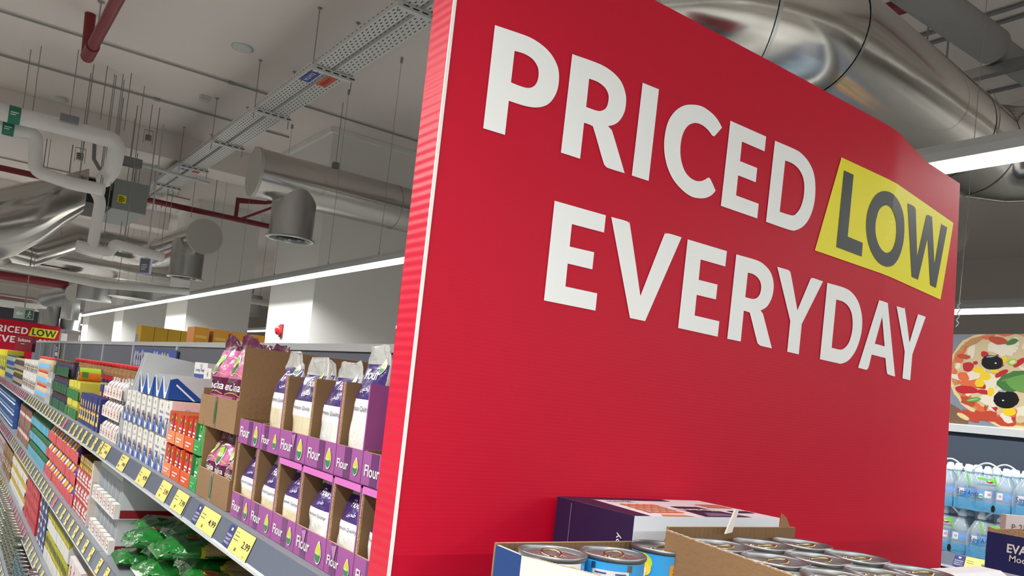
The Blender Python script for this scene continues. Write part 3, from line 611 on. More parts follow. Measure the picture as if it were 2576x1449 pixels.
for k, ch, outer, hole in GL:
    ox, oy, sc = CR[k]
    m = YEL if ch == '_' else (DRK if ch in 'low' else LETW)
    off = .0011 if ch == '_' else (.0018 if ch in 'low' else .0012)
    polys = []
    for pl in (outer, hole):
        if not pl: continue
        if ch == '_':      # subdivide the panel so that it follows the bent sheet
            continue
        pts = smooth_path(pl); out = []
        for i, p in enumerate(pts):     # densify long straight edges
            q2 = pts[(i+1) % len(pts)]; n = max(1, int((q2-p).length/60))
            for j in range(n): out.append(p.lerp(q2, j/n))
        polys.append([onboard(ox+p.x/sc, oy+p.y/sc) for p in out])
    M = MB()
    if ch == '_':
        c4 = [onboard(ox+p[0]/sc, oy+p[1]/sc) for p in outer]; N = 16; V = []
        for i in range(N+1):
            for j in range(N+1):
                a = c4[0].lerp(c4[1], i/N); b = c4[3].lerp(c4[2], i/N); p = b.lerp(a, j/N)
                V.append(L((p.x, bend(p.x, p.z-EYE)-off, p.z)))
        M.add(V, [(i*(N+1)+j, (i+1)*(N+1)+j, (i+1)*(N+1)+j+1, i*(N+1)+j+1) for i in range(N) for j in range(N)], m)
    else:
        flat = [[Vector((p.x, p.z, 0)) for p in pl] for pl in polys]
        vs, fs = fill2d(flat)
        if max(v[0] for v in vs) > 1.38: vs, fs = slice_x(vs, fs, [1.40+.02*q_ for q_ in range(25)])
        M.add([L((p[0], bend(p[0], p[1]-EYE)-off, p[1])) for p in vs], fs, m)
        # make normals face the viewer
        M.f = [f if (Vector(M.v[f[1]])-Vector(M.v[f[0]])).cross(Vector(M.v[f[2]])-Vector(M.v[f[0]])).y < 0 else list(reversed(f)) for f in M.f]
    o = M.build('price_patch' if ch == '_' else 'letter', t); board_letters.append(o)
    if ch == '_': o['label'] = 'yellow slanted patch'
    elif ch in 'low': o['label'] = 'charcoal letter %s on yellow' % ch.upper()
    else: o['label'] = 'white letter %s' % ch
# the far board, same print
fb = at(159, 821, Y=20.6)
d_ = dup(t, (fb.x-(tr.x-BX)-.03, 20.6, EYE+.0), label='far red header board at the left edge reading PRICED LOW EVERYDAY, partly hidden by products'); 
d_.location.z = fb.z-(bt-bb)
# plain wall of the next department: white post beside the far board
M = MB(); M.box(-.67, .67, -.25, .3, 0, fb.z-(bt-bb)-.001, STRIPE); tag(M.build('display_unit', None, (fb.x-.7, 20.6, 0)), 'grey display unit carrying the far red header board', 'shelf')
M = MB(); M.box(0, .12, 0, .3, 0, fb.z-.15, WALLP); tag(M.build('display_post', None, (fb.x+.0, 20.75, 0)), 'white post at the right edge of the far red board', 'post')

# ================================================================== gondola shelving: bays of 1.25 m
XL, XC, XR = .58, 1.075, 1.57
LEV = [.13, .44, .855, 1.263]       # shelf tops
GY0 = .96
def rail_geo(L_, tags):
    """tilted price rail; lower edge leans out"""
    M = MB(); prof = [(0, 0), (-.004, .002), (-.022, -.048), (-.026, -.052), (-.02, -.056), (-.014, -.052), (-.002, -.008)]
    M.prism([(a, b) for a, b in prof], 0, L_, RAIL, axis='y'); M.box(-.0285, -.019, 0, L_, -.057, -.0525, LGREY)
    return M
def tag_mesh(price, wy=.075, ad=True, plain=False, color=None):
    """price tag in rail plane: runs along -y (left to right for the shopper)"""
    M = MB(); d = Vector((-.0185, 0, -.050)); o0 = Vector((-.0052, 0, .0015))
    def P(u, v, k=.0009): p = o0+d*(1-v); return (p.x-k, -u, p.z+.0003*k)
    M.add([P(0, .0), P(wy, 0), P(wy, 1), P(0, 1)], [(0, 1, 2, 3)], color or TAGY)
    if ad: M.add([P(-.045, .04), P(-.002, .04), P(-.002, .96), P(-.045, .96)], [(0, 1, 2, 3)], TAGB); M.add([P(-.028, .74, .0014), P(-.018, .74, .0014), P(-.018, .86, .0014), P(-.028, .86, .0014)], [(0, 1, 2, 3)], WHITE)
    def T(tx, u, v, h, m, bold=0, w=None):
        vs, fs, a, b = textgeo(tx, bold); sx = (w/((b-a)*h)) if w else 1
        M.add([P(u+(q[0]-a)*h*sx, v+q[1]*h/.0533, .0015) for q in vs], fs, m)
    if not plain:
        T(price, wy*.56, .38, .020, BLACK, .01, wy*.38)
        T('Brown Flour', wy*.06, .80, .0045, BLACK) if price == '2.99' else None
        for v in (.66, .5): M.add([P(wy*.06, v, .0014), P(wy*.3, v, .0014), P(wy*.3, v+.04, .0014), P(wy*.06, v+.04, .0014)], [(0, 1, 2, 3)], col((120, 112, 70)))
        for j in range(7): M.add([P(wy*.3+j*.0016, .12, .0014), P(wy*.3+j*.0016+.0009, .12, .0014), P(wy*.3+j*.0016+.0009, .26, .0014), P(wy*.3+j*.0016, .26, .0014)], [(0, 1, 2, 3)], BLACK)
        if price == '2.99': T('500 g', wy*.78, .08, .0055, BLACK)
        if ad: T('EUROPEAN', -.041, .5, .0065, WHITE, 0, .034); T('QUALITY', -.041, .34, .0065, WHITE, 0, .034); T('PRODUCTS', -.041, .18, .0065, WHITE, 0, .034)
    if plain:
        for a, b, c, d_ in ((.1, .5, .78, .86), (.1, .35, .6, .66), (.55, .9, .35, .55), (.1, .3, .15, .28)): M.add([P(wy*a, c, .0014), P(wy*b, c, .0014), P(wy*b, d_, .0014), P(wy*a, d_, .0014)], [(0, 1, 2, 3)], col((110, 104, 80)))
    return M
def raily(px): return at(px, 941+.636*px, X=XL).y
near_tags = [(raily(606), raily(652), '2.99', True), (raily(522), raily(564), '4.99', True), (raily(455), raily(484), '7.99', False), (raily(417), raily(440), '5.99', False), (raily(364), raily(386), '4.99', False), (raily(314), raily(331), '6.75', False), (raily(269), raily(285), '3.45', False)]
BAYS = 10
rng = random.Random(11)
for k in range(BAYS):
    y0 = GY0+1.25*k; y1 = y0+1.25
    if k == 0: lb = 'shelving bay with the purple flour trays, right behind the red board'
    else: lb = 'shelving bay in the long grey run, %s behind the red board' % ORD[k]
    t = thing('shelving_bay', lb, 'shelf', (XC, y0, 0), group='shelving bays of the long run')
    M = MB(); M.box(-.012, .012, .04, 1.25, .05, 1.705, DIVP); M.build('back_panel', t)
    M = MB(); M.box(-.02, .02, .0, 1.25, 1.705, 1.73, LGREY); M.build('top_bar', t)
    M = MB(); M.box(-.022, .022, .0, .04, .0, 1.7045, LGREY); M.build('upright', t)
    for li, z in enumerate(LEV):
        lip = XL-XC if li else XL-XC-.08
        M = MB(); M.box(lip, -.014, .003, 1.247, z-.028, z, GREYM); M.box(.014, -lip-.02 if li < 3 else .47, .003, 1.247, z-.028 if li < 3 else 1.53, z if li < 3 else 1.556, GREYM); M.build('shelf', t)
        R = rail_geo(1.244, None); ro = R.build('price_rail', t, (lip, .003, z-.001))
        if li == 3:
            for a, b, pr, ad in near_tags:
                c = (a+b)/2
                if y0 <= c < y1:
                    o = tag_mesh(pr, a-b, ad, plain=pr in ('6.75', '3.45')).build('price_tag', ro, (0, a-y0-.003, 0))
            start = 3.56
        else: start = y0
        y = max(start, y0)+.09
        while y < y1-.02:
            if li == 3 and y < start: y += .1; continue
            c = rng.random(); w_ = .055
            red = (li == 3 and 4.6 < y < 5.1 and c < .5) or (li == 3 and y > 7.2) or (li == 2 and (4.75 < y < 4.85 or 8 < y < 9.5 or 6.8 < y < 7.1)) or (li == 1 and 6 < y < 7.6)
            o = tag_mesh('%d.%02d' % (rng.randint(1, 9), rng.choice([25, 45, 50, 75, 95, 99])), w_, ad=False, plain=True, color=(col((232, 110, 124), .35) if red else None)).build('price_tag', ro, (0, y-y0, 0))
            y += .15 if y < 6 else .165
    M = MB(); M.box(-.56, .46, .003, 1.247, .0, LEV[0]-.03, STRIPE); M.build('plinth', t)
# end panels near the board
# poster on the divider behind the sugar
a = at(343, 868, X=XC-.016); b = at(452, 905, X=XC-.016)
t = thing('skyline_poster', 'blue poster strip of a skyline with yellow figure on the divider behind the sugar', 'poster', (XC-.0265, (a.y+b.y)/2, 0), FACE)
M = MB(); w2 = (a.y-b.y)/2-.03; z0, z1 = 1.49, 1.683
M.box(-w2, w2, -.003, .003, z0, z1, col((70, 96, 168))); rr = random.Random(3)
for j in range(14):
    x = -w2*.9+j*w2*.12; M.ell(x, z1-.06-.01*rr.random(), .05, .04+.02*rr.random(), col((176, 180, 206)), y=-.0036)
for j in range(24): x = -w2*.93+j*w2*.065; h = .02+.045*rr.random(); M.rect(x, z0+.05, x+.02, z0+.06+h, col((120, 128, 160)) if j % 2 else col((204, 206, 214)), y=-.0042)
M.rect(-w2, z0, w2, z0+.055, col((84, 120, 90)), y=-.0044)
M.ell(w2*.55, z0+.07, .05, .075, col((226, 200, 70)), y=-.005); M.ell(w2*.55, z0+.15, .02, .03, col((226, 200, 70)), y=-.0052)
[M.rect(-w2*.7+j*w2*.12, z0+.032, -w2*.62+j*w2*.12, z0+.042, col((60, 90, 80)), y=-.006) for j in range(10)]; M.build('print', t)
a = at(143, 882, X=XC-.016); M = MB(); M.box(-.3, .3, -.003, 0, 1.5, 1.705, col((72, 86, 130))); M.rect(-.28, 1.52, -.15, 1.69, col((150, 170, 206)), y=-.004); M.rect(-.1, 1.56, .15, 1.6, WHITE, y=-.004); bars(M, -.08, 1.62, .18, .05, 2, WHITE, y=-.0045); M.rect(.2, 1.5, .3, 1.7, col((210, 196, 160)), y=-.004)
tag(M.build('divider_poster', None, (XC-.017, a.y, 0), FACE), 'small blue poster on the divider in the far part of the run', 'poster')
# ================================================================== product builders (local frame: front faces -y, stands on z=0, centred on x)
def flour_tray(w, h, D, left, right, top, seed):
    M = MB(); r = random.Random(seed); t = .0035; fh = .056; a, b = -w/2+.0015, w/2-.0015
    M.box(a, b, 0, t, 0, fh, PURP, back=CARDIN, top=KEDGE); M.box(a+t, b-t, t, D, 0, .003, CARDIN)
    for s_, on, x0, x1 in ((-1, left, a, a+t), (1, right, b-t, b)):
        if on:
            M.box(x0, x1, t, D, 0, h, PURP, side=CARDIN, top=KEDGE)
            xo = a-.0002 if s_ < 0 else b+.0002; M.add([(xo, t, 0), (xo, D, 0), (xo, D, h), (xo, t, h)], [(0, 1, 2, 3)], PURP)
            M.box(x0, x1, -.0, t, fh, h, PURP if s_ > 0 else KEDGE, top=KEDGE)
        else: M.box(x0, x1, t, D, 0, fh+.002, PURP, side=CARDIN, top=KEDGE)
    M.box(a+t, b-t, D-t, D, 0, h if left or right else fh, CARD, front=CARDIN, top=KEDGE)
    if top: M.box(a, b, .0, D, h-.0035, h, PINKT, front=PINKT); M.box(a+t, b-t, -.001, .004, h-.012, h, PINKT)
    c = r.uniform(-.28, .05)*w; M.rect(c-.012, .001, c+.016, fh-.001, PURPD, y=-.0006)
    s1 = w/.13
    M.text('Flour', a+.012*s1, .016, .026*s1, WHITE, y=-.0014, bold=.012, width=.055*s1); M.drop(b-.024*s1, .026, .036*s1, y=-.0014, y2=.0004)
    if r.random() < .6: M.add([(c-.01, -.0016, fh-.006), (c+.012, -.0016, fh-.002), (c+.004, -.0016, .02)], [(0, 1, 2)], col((170, 120, 168), .2))
    return M
VIO = mat('violet_bag_print', (58, 36, 106), .22, coat=.6, bump=.25, bscale=60); CREAM = mat('flour_cream_in_film', (226, 214, 180), .3, coat=.6, bump=.7, bscale=28); FWHITE = mat('flour_white_in_film', (228, 228, 224), .28, coat=.6, bump=.7, bscale=28)
FILM = mat('grey_clear_film', (214, 214, 210), .12, coat=1, bump=.6, bscale=42, alpha=.62); LABW = mat('white_bag_label', (232, 232, 236), .3, coat=.4)
def pouch(w, d, h, zones, seed, texts=(), lean=0, top=.86, crimp=.5, wr=.004, nu=36, nv=26, side=None, extra=None):
    """soft bag: zones = [(v_limit, front material)], side = material of the flanks; returns mesh builder with printed words laid on the skin"""
    r = random.Random(seed); so = Vector((r.random()*50, r.random()*50, r.random()*50))
    def half(v):
        if v < .06: k = .80+.2*math.sqrt(v/.06)
        elif v < .55: k = 1
        else: k = 1
        wd = (w/2)*k*(1-(.06*max(0, v-.6)/.4)); dp = d/2
        if v > .5:
            u = (v-.5)/(top-.5); dp = d/2*max(.04, 1-u**1.6) if u < 1 else d/2*.04
        if v > top: wd *= 1-crimp*(v-top)/(1-top)*.6
        return wd, dp*(.88+.12*math.sin(min(1, v*3)*PI/2))
    def skin(x, z, off=0, sgn=-1):
        v = max(0, min(1, z/h)); wd, dp = half(v); q = min(.985, abs(x)/wd)
        y = dp*(1-q**3.2)**(1/3.2)
        n_ = noise.noise(Vector((x*28, sgn*3, z*22))+so)*wr*(1+2.2*max(0, v-.5))+noise.noise(Vector((x*70, sgn*3, z*60))+so)*wr*.5*(.4+v)
        return (x+lean*v, sgn*(y)+n_*sgn+d/2-off, z)
    rings = []
    for i in range(nv+1):
        v = i/nv; wd, dp = half(v); R = []
        for j in range(nu):
            th = 2*PI*j/nu; c, s_ = math.cos(th), math.sin(th)
            x = wd*math.copysign(abs(c)**.62, c)
            p = skin(x, v*h, 0, -1 if s_ < 0 else 1)
            if abs(c) > .995: p = (p[0], d/2+noise.noise(Vector((x*20, 0, v*10))+so)*wr, p[2])
            zz = p[2]+(noise.noise(Vector((x*40, 9, v*4))+so)*.012*h/.2 if v > .9 else 0)
            R.append((p[0], p[1], zz))
        rings.append(R)
    M = MB()
    def mf(i, j):
        v = (i+.5)/nv; th = 2*PI*(j+.5)/nu
        front = math.sin(th) < 0 and abs(math.cos(th)) < .93
        m = zones[-1][1]
        for lim, mm in zones:
            if v < lim: m = mm; break
        return m if (front or side is None) else side(v)
    M.ring(rings, FILM, cap0=zones[0][1], mf=mf); M.add(rings[-1], [tuple(range(nu))], zones[-1][1])
    fn = lambda u, z: skin(u, z, .0012)
    for tx in texts: M.text(tx[0], tx[1], tx[2], tx[3], tx[4], fn=fn, bold=tx[5] if len(tx) > 5 else 0, align='c', width=tx[6] if len(tx) > 6 else None)
    if extra: extra(M, lambda u, z, o=0: skin(u, z, .0012+o))
    return M
def flour_bag(seed, cream, h=.185, w=.098, d=.055, lean=0):
    c = CREAM if cream else FWHITE
    z = [(.44, c), (.58, LABW), (.86, VIO), (1.01, FILM)]
    tx = [('Flour', 0, h*.73, h*.11, WHITE, .012), ('\uFEE6\uFEF4\uFEA4\uFEC3', 0, h*.64, h*.07, WHITE, .005), ('Premium Quality', 0, h*.49, h*.055, col((60, 60, 70)), 0, w*.7)]
    def ex(M, fn): M.drop(w*.28, h*.83, h*.12, fn=fn)
    return pouch(w, d, h, z, seed, tx, lean=lean, side=lambda v: c if v < .55 else FILM, extra=ex)
Z1 = LEV[3]+.001
lo = [1.955, 1.81, 1.665, 1.53, 1.375, 1.255, 1.115]; hi = [1.975, 1.812, 1.69, 1.535, 1.39, 1.275, 1.14]
ROWH = .170; XT = .60
def bagthing(name, M, loc, rz, label, cat, group): return tag(M.build(name, None, loc, rz), label, cat, group)
hiW = {1: (0, 1), 2: (1, 0), 3: (1, 1), 4: (1, 1)}
for i in range(6):
    w_ = lo[i]-lo[i+1]; y = (lo[i]+lo[i+1])/2
    tag(flour_tray(w_, ROWH, .36, 1, 1, i not in (0, 1), i).build('flour_tray', None, (XT, y, Z1), FACE), 'purple cardboard Flour tray in the lower row, %s from the brown semolina boxes' % ORD[i], 'cardboard tray', 'purple flour trays')
    w2 = hi[i]-hi[i+1]; y2 = (hi[i]+hi[i+1])/2; L_, R_ = hiW.get(i, (0, 0))
    tag(flour_tray(w2, ROWH, .36, L_, R_, 0, 20+i).build('flour_tray', None, (XT+.004, y2, Z1+ROWH+.001), FACE), 'purple cardboard Flour tray in the upper row, %s from the brown semolina box' % ORD[i], 'cardboard tray', 'purple flour trays')
    cr = i in (0, 1, 2)
    for dpt in range(3):
        bh = .163 if dpt == 0 else .16
        M = flour_bag(40+i*3+dpt, cr, bh, min(.118, w_-.012), .064, lean=(-.004, .003, .0)[dpt])
        tag(M.build('flour_bag', None, (XT+.0065+dpt*.075, y-.0015, Z1+.0035), FACE), '%s flour bag with violet label, %s in the %s lower tray from the semolina' % ('cream' if cr else 'white', ['front', 'middle', 'back'][dpt], ORD[i]), 'flour bag', 'flour bags in the lower trays')
    if i in (0, 5): continue
    cr = i in (1, 2)
    for dpt in range(2):
        bh = .205+.015*(i == 1)+.035*(i == 4)-.01*dpt
        M = flour_bag(80+i*3+dpt, cr, bh+(.0 if dpt else 0), w2-(.022 if i != 1 else .008), .06, lean=.008 if i in (1, 3) else .0)
        tag(M.build('flour_bag', None, (XT+.0105+dpt*.075, y2-(.006 if i != 1 else -.004), Z1+ROWH+.0045), FACE), '%s flour bag with violet label, %s in the %s upper tray from the semolina' % ('cream' if cr else 'white', ['front', 'back'][dpt], ORD[i]), 'flour bag', 'flour bags in the upper trays')
# ---- semolina boxes
MAR = mat('maroon_bag_print', (92, 24, 62), .22, coat=.7, bump=.3, bscale=50); PNK = mat('pink_bag_print', (196, 104, 150), .2, coat=.8, bump=.5, bscale=40, var=.4, vscale=18); SEMI = mat('semolina_picture', (214, 206, 196), .3, coat=.5, var=.2, vscale=30); CHERRY = col((170, 20, 44), .25, .6); GOLD = col((206, 170, 90), .3)
def semolina_bag(seed, h=.2, w=.13, d=.07, lean=0):
    z = [(.24, SEMI), (.33, PNK), (.55, MAR), (.84, PNK), (1.01, MAR)]
    def ex(M, fn):
        for zz in (.335, .545): 
            P = []; n = 10
            for i in range(n+1): x = -w*.46+w*.92*i/n; s_ = .012*math.sin(i/n*PI*.9); P += [fn(x, h*zz+s_-.001), fn(x, h*zz+s_+.0012)]
            M.add(P, [(2*i, 2*i+2, 2*i+3, 2*i+1) for i in range(n)], GOLD)
        r = random.Random(seed)
        for k in range(5): M.ell(w*r.uniform(.12, .4), h*r.uniform(.2, .34), .007, .007, CHERRY, fn=lambda u, v: fn(u, v, .0004), n=8)
        M.ell(-w*.12, h*.68, .021, .028, WHITE, fn=fn); M.ell(-w*.12, h*.68, .018, .025, col((40, 110, 50)), fn=lambda u, v: fn(u, v, .0003)); M.ell(-w*.12, h*.72, .013, .014, col((150, 190, 50)), fn=lambda u, v: fn(u, v, .0006)); M.text('ama', -w*.12, h*.66, .016, WHITE, fn=lambda u, v: fn(u, v, .0009), align='c', bold=.01)
    return pouch(w, d, h, z, seed, [('Semolina', 0, h*.41, h*.125, WHITE, .01, w*.82)], lean=lean, top=.9, wr=.006, extra=ex)
def carton_open(w, D, fh, sides, back, m=CARD, mi=CARDIN, t=.004):
    M = MB(); a, b = -w/2, w/2
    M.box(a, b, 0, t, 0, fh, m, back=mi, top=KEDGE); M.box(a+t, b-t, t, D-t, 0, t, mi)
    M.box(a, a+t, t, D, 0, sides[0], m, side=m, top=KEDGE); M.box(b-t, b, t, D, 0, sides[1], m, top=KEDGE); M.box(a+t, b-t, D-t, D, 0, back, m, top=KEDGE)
    return M
bx = [(1.985, 2.27, Z1, .075, (.18, .18), .18, 'lower'), (2.0, 2.335, Z1+.185, .082, (.10, .215), .215, 'upper')]
for k, (ya, yb, zz, fh, sd, bk, lb) in enumerate(bx):
    M = carton_open(yb-ya, .36, fh, sd, bk)
    if k == 0:   # side cut-outs at the front so the bags show
        pass
    M.rect(-.022, .0, -.0, fh+.0, mat('clear_tape_brown', (132, 108, 82), .15, coat=.8), y=-.0006)
    M.ell(-.012, fh*.5, .010, .03, col((62, 100, 58), .2), y=-.0012)
    tag(M.build('semolina_box', None, (XT, (ya+yb)/2, zz), FACE), 'brown cardboard box of semolina bags, %s of the two' % lb, 'cardboard box', 'brown semolina boxes')
    n = 2 if k else 3
    for j in range(n):
        for dpt in range(2):
            hh = (.24 if k else .172)-.012*dpt; ww = (yb-ya-.03)/n
            M = semolina_bag(200+k*10+j*2+dpt, hh, ww-.004, .07, lean=-.002); 
            yy = yb-.014-ww*(j+.5)
            tag(M.build('semolina_bag', None, (XT+.008+dpt*.085, yy, zz+.0045), FACE), 'pink and maroon semolina bag in the %s box, %s from the left, %s row' % (lb, ORD[j], 'front' if not dpt else 'back'), 'semolina bag', 'semolina bags')
# tall side wing of the upper box reaching back over the flour
# ---- coffee trays
ORG = col((214, 84, 30), .5); ORGL = col((226, 130, 84), .5); GRN = col((40, 150, 84), .4); GRL = col((110, 200, 100), .4); RCOF = col((196, 40, 44), .3, .3)
def coffee_pack(m):
    M = MB(); M.box(-.019, .019, 0, .08, 0, .088, m); M.ell(0, .02, .014, .012, WHITE, y=-.0006); M.ell(0, .024, .011, .008, col((70, 40, 26)), y=-.001)
    M.ell(0, .072, .009, .010, col((40, 110, 60)), y=-.0006, n=10); M.ell(.0, .075, .005, .005, col((210, 200, 50)), y=-.001, n=8)
    bars(M, -.014, .036, .03, .02, 2, WHITE)
    return M
pk = {}
for i in range(4):
    yy = 2.63-.112*i if i < 3 else 2.315
    gm = i == 3; wt = .108 if not gm else .076
    for lv in range(2):
        zz = Z1+lv*.1
        M = carton_open(wt, .2, .038, (.096, .096), .096, GRN if gm else (ORG if i == 2 or lv == 0 and i == 1 else ORGL), CARD, .0025)
        bars(M, -wt*.3, .010, wt*.6, .018, 2, col((232, 204, 200), .5) if not gm else GRL); M.box(wt/2-.0024, wt/2+.0003, 0, .2, 0, .096, GRL if gm else ORG)
        tag(M.build('coffee_tray', None, (XT, yy, zz), FACE), '%s coffee display tray in the %s layer%s' % ('green' if gm else 'orange', ['lower', 'upper'][lv], '' if gm else ', %s from the sugar' % ORD[i]), 'cardboard tray', 'coffee trays')
        for j in range(2 if not gm else 1):
            key = gm
            loc = (XT+.006, yy+(.025-.05*j if not gm else 0), zz+.0028); lb = '%s coffee pack in the %s %s tray, %s layer%s' % ('green' if gm else 'red', ORD[i] if not gm else 'single', 'green' if gm else 'orange', ['lower', 'upper'][lv], '' if gm else (', left one', ', right one')[j])
            if key not in pk: pk[key] = tag(coffee_pack(GRN if gm else RCOF).build('coffee_pack', None, loc, FACE), lb, 'coffee pack', 'stick coffee packs')
            else: dup(pk[key], loc, FACE, lb)
# ---- sugar
BLU = col((24, 72, 150), .4); PEAKW = col((226, 230, 236), .5); PALEP = col((232, 204, 200), .5); TAN = col((206, 150, 110), .5); SUGW = col((216, 214, 206), .45); NAV = col((70, 80, 150), .4)
def logo(M, x, z, s_, y):
    M.ell(x, z, s_, s_, NAV, y=y, n=16); M.ell(x, z, s_*.9, s_*.9, SUGW, y=y-.0003, n=16)
    for k in (-1, 1): M.add([(x+k*s_*.3-s_*.25, y-.0006, z-s_*.3), (x+k*s_*.3+s_*.25, y-.0006, z-s_*.3), (x+k*s_*.3, y-.0006, z+s_*.55)], [(0, 1, 2)], NAV)
def sugar_stick_pack():
    M = MB(); M.box(-.031, .031, 0, .12, 0, .108, SUGW); logo(M, 0, .092, .007, -.0006); M.text('Zucker', 0, .068, .010, NAV, align='c', width=.034)
    M.add([(-.014, -.0006, .05), (.014, -.0006, .052), (.012, -.0006, .02), (0, -.0006, .008), (-.012, -.0006, .02)], [(0, 4, 3, 2, 1)], TAN); return M
def cube_box():
    M = MB(); M.box(-.044, .044, 0, .098, 0, .108, SUGW, side=PALEP)
    logo(M, 0, .088, .009, -.0006); M.text('Würfel', 0, .062, .013, NAV, align='c', width=.05, bold=.01); M.text('zucker', 0, .046, .013, NAV, align='c', width=.05, bold=.01); M.ell(0, .022, .016, .008, col((214, 216, 220)), y=-.0006)
    M.T = Matrix.Translation((.0441, .049, 0)) @ Matrix.Rotation(PI/2, 4, 'Z'); logo(M, 0, .07, .014, -.0003); M.text('Würfelzucker', 0, .035, .014, NAV, align='c', width=.078, bold=.012, y=-.0008); M.T = None
    return M
def peak_tray(w, D, n):
    M = MB(); a = -w/2; p = [(a, 0)]
    k = w/n
    M.box(a+.001, -a-.001, .0015, D, 0, .002, PEAKW)
    for i in range(n):     # zigzag front with blue peaks
        x = a+k*i
        M.prism([(x, 0), (x+k, 0), (x+k, .05), (x+k*.75, .022), (x+k*.45, .015), (x+k*.2, .026), (x, .05)], 0, .0015, PEAKW, axis='y')
        for q in (0, 1): 
            u = x if q == 0 else x+k; s_ = 1 if q == 0 else -1
            M.add([(u, -.0005, 0), (u, -.0005, .058), (u+s_*k*.07, -.0005, .056), (u+s_*k*.26, -.0005, .028), (u+s_*k*.40, -.0005, 0)], [(0, 1, 2, 3, 4)], BLU)
            M.add([(u, -.0009, .038), (u+s_*k*.08, -.0009, .036), (u+s_*k*.27, -.0009, 0), (u+s_*k*.24, -.0009, 0), (u+s_*k*.06, -.0009, .0335), (u, -.0009, .0355)], [(0, 1, 2, 3, 4, 5)], WHITE)
    for xx in (a, -a-.0015): M.box(xx, xx+.0015, .0015, D, 0, .045, SUGW)
    M.box(a, -a, D-.0015, D, 0, .045, SUGW)
    return M
SP = sugar_stick_pack(); CB = cube_box(); first = {}
def put(key, M, name, loc, label, cat, group, rz=FACE):
    if key not in first: first[key] = tag(M.build(name, None, loc, rz), label, cat, group); return first[key]
    return dup(first[key], loc, rz, label, group)
for lv in range(2):
    zz = Z1+lv*.1135; lvn = ['lower', 'upper'][lv]
    for k in range(4):
        yy = 3.40-.1*0-.185*k-.0925+.03
        yc = 3.43-.1875*(k+.5)
        if k < 3:
            tag(peak_tray(.186, .3, 2).build('sugar_tray', None, (XT-.002, yc, zz), FACE), 'white sugar tray with blue peaks in the %s layer, %s from the left' % (lvn, ORD[k]), 'cardboard tray', 'sugar trays with blue peaks')
        else: tag(peak_tray(.186, .3, 2).build('sugar_tray', None, (XT-.002, yc, zz), FACE), 'white sugar tray with blue peaks under the %s pink boxes' % lvn, 'cardboard tray', 'sugar trays with blue peaks')
        for j in range(2):
            if k == 3:
                for dpt in range(3):
                    put('cube', CB, 'sugar_cube_box', (XT+.006+.1*dpt, yc+.0455-.091*j, zz+.0022), 'white and pink sugar cube box, %s layer, %s column, %s from the front' % (lvn, ORD[1-j], ORD[dpt]), 'sugar box', 'sugar cube boxes')
            else:
                for q in range(2): 
                    put('stick', SP, 'sugar_pack', (XT+.004+.0, yc+.0465*1.45-.0465*(2*j+q)*.97, zz+.0022) if False else (XT+.004+.124*q, yc+.0465-.093*j, zz+.0022), 'white sugar pack with tan picture, %s layer, %s tray, %s, %s' % (lvn, ORD[k], ['left', 'right'][j], ['front', 'back'][q]), 'sugar pack', 'white sugar packs')
# top layer: open trays seen from the side
GS = mat('pale_grey_board', (196, 200, 204), .6)
for k, (ya, yb) in enumerate([(2.72, 2.94), (2.96, 3.2)]):
    M = MB(); w_ = yb-ya; zz = Z1+.2275; D = .36
    M.box(-w_/2, w_/2, .002, D, 0, .003, GS); M.box(-w_/2, w_/2, D-.002, D, 0, .075, GS); M.box(-w_/2, -w_/2+.002, .002, D, 0, .075, GS)
    M.prism([(0, 0), (D, 0), (D, .085), (.05, .075), (.01, .07), (0, .06)], w_/2-.002, w_/2, GS, axis='x')
    M.add([(w_/2+.0004, 0, 0), (w_/2+.0004, .11, 0), (w_/2+.0004, .02, .068), (w_/2+.0004, 0, .062)], [(0, 1, 2, 3)], BLU); M.add([(w_/2+.0008, .075, 0), (w_/2+.0008, .083, 0), (w_/2+.0008, .02, .05), (w_/2+.0008, .018, .045)], [(0, 1, 2, 3)], WHITE)
    M.T = Matrix.Translation((w_/2+.0005, .25, 0)) @ Matrix.Rotation(PI/2, 4, 'Z'); logo(M, 0, .045, .02, -.0004); M.text('DIAMANT', 0, .026, .008, NAV, align='c', y=-.0014); M.T = None
    for q in (0, 1): x = -w_/2+w_/2*q; M.prism([(x, 0), (x+w_/2, 0), (x+w_/2, .07), (x+w_/2*.6, .02), (x+w_/2*.4, .02), (x, .07)], 0, .002, PEAKW, axis='y'); M.add([(x, -.0005, 0), (x+w_/5, -.0005, 0), (x, -.0005, .069)], [(0, 1, 2)], BLU); M.add([(x+w_/2, -.0005, 0), (x+w_/2, -.0005, .069), (x+w_/2-w_/5, -.0005, 0)], [(0, 1, 2)], BLU)
    tag(M.build('sugar_tray', None, (XT, (ya+yb)/2, zz), FACE), 'open grey and blue sugar tray on top of the stack, %s' % ['near one with round logo', 'far one'][k], 'cardboard tray', 'open sugar trays on top')
put('cube', CB, 'sugar_cube_box', (XT+.13, 2.80, Z1+.231), 'sugar cube box standing in the near open top tray', 'sugar box', 'sugar cube boxes')
M = MB(); M.box(-.04, .04, 0, .06, 0, .125, SUGW, side=SUGW); M.rect(-.038, .06, .038, .085, NAV); M.text('Long Sugar', 0, .095, .014, NAV, align='c', width=.06, bold=.01); logo(M, 0, .113, .008, -.0006)
for j in range(5): M.rect(-.03, .05-.009*j, .03, .053-.009*j, col((150, 156, 190)), y=-.0008)
M.T = Matrix.Translation((.0401, .03, 0)) @ Matrix.Rotation(PI/2, 4, 'Z'); M.text('Long Sugar', 0, .095, .012, NAV, align='c', width=.05, bold=.01); M.T = None
tag(M.build('sugar_pack', None, (XT+.14, 2.93, Z1+.26), FACE+.3), 'white long sugar pack standing on the top trays', 'sugar pack', 'white sugar packs').location.z = Z1+.231
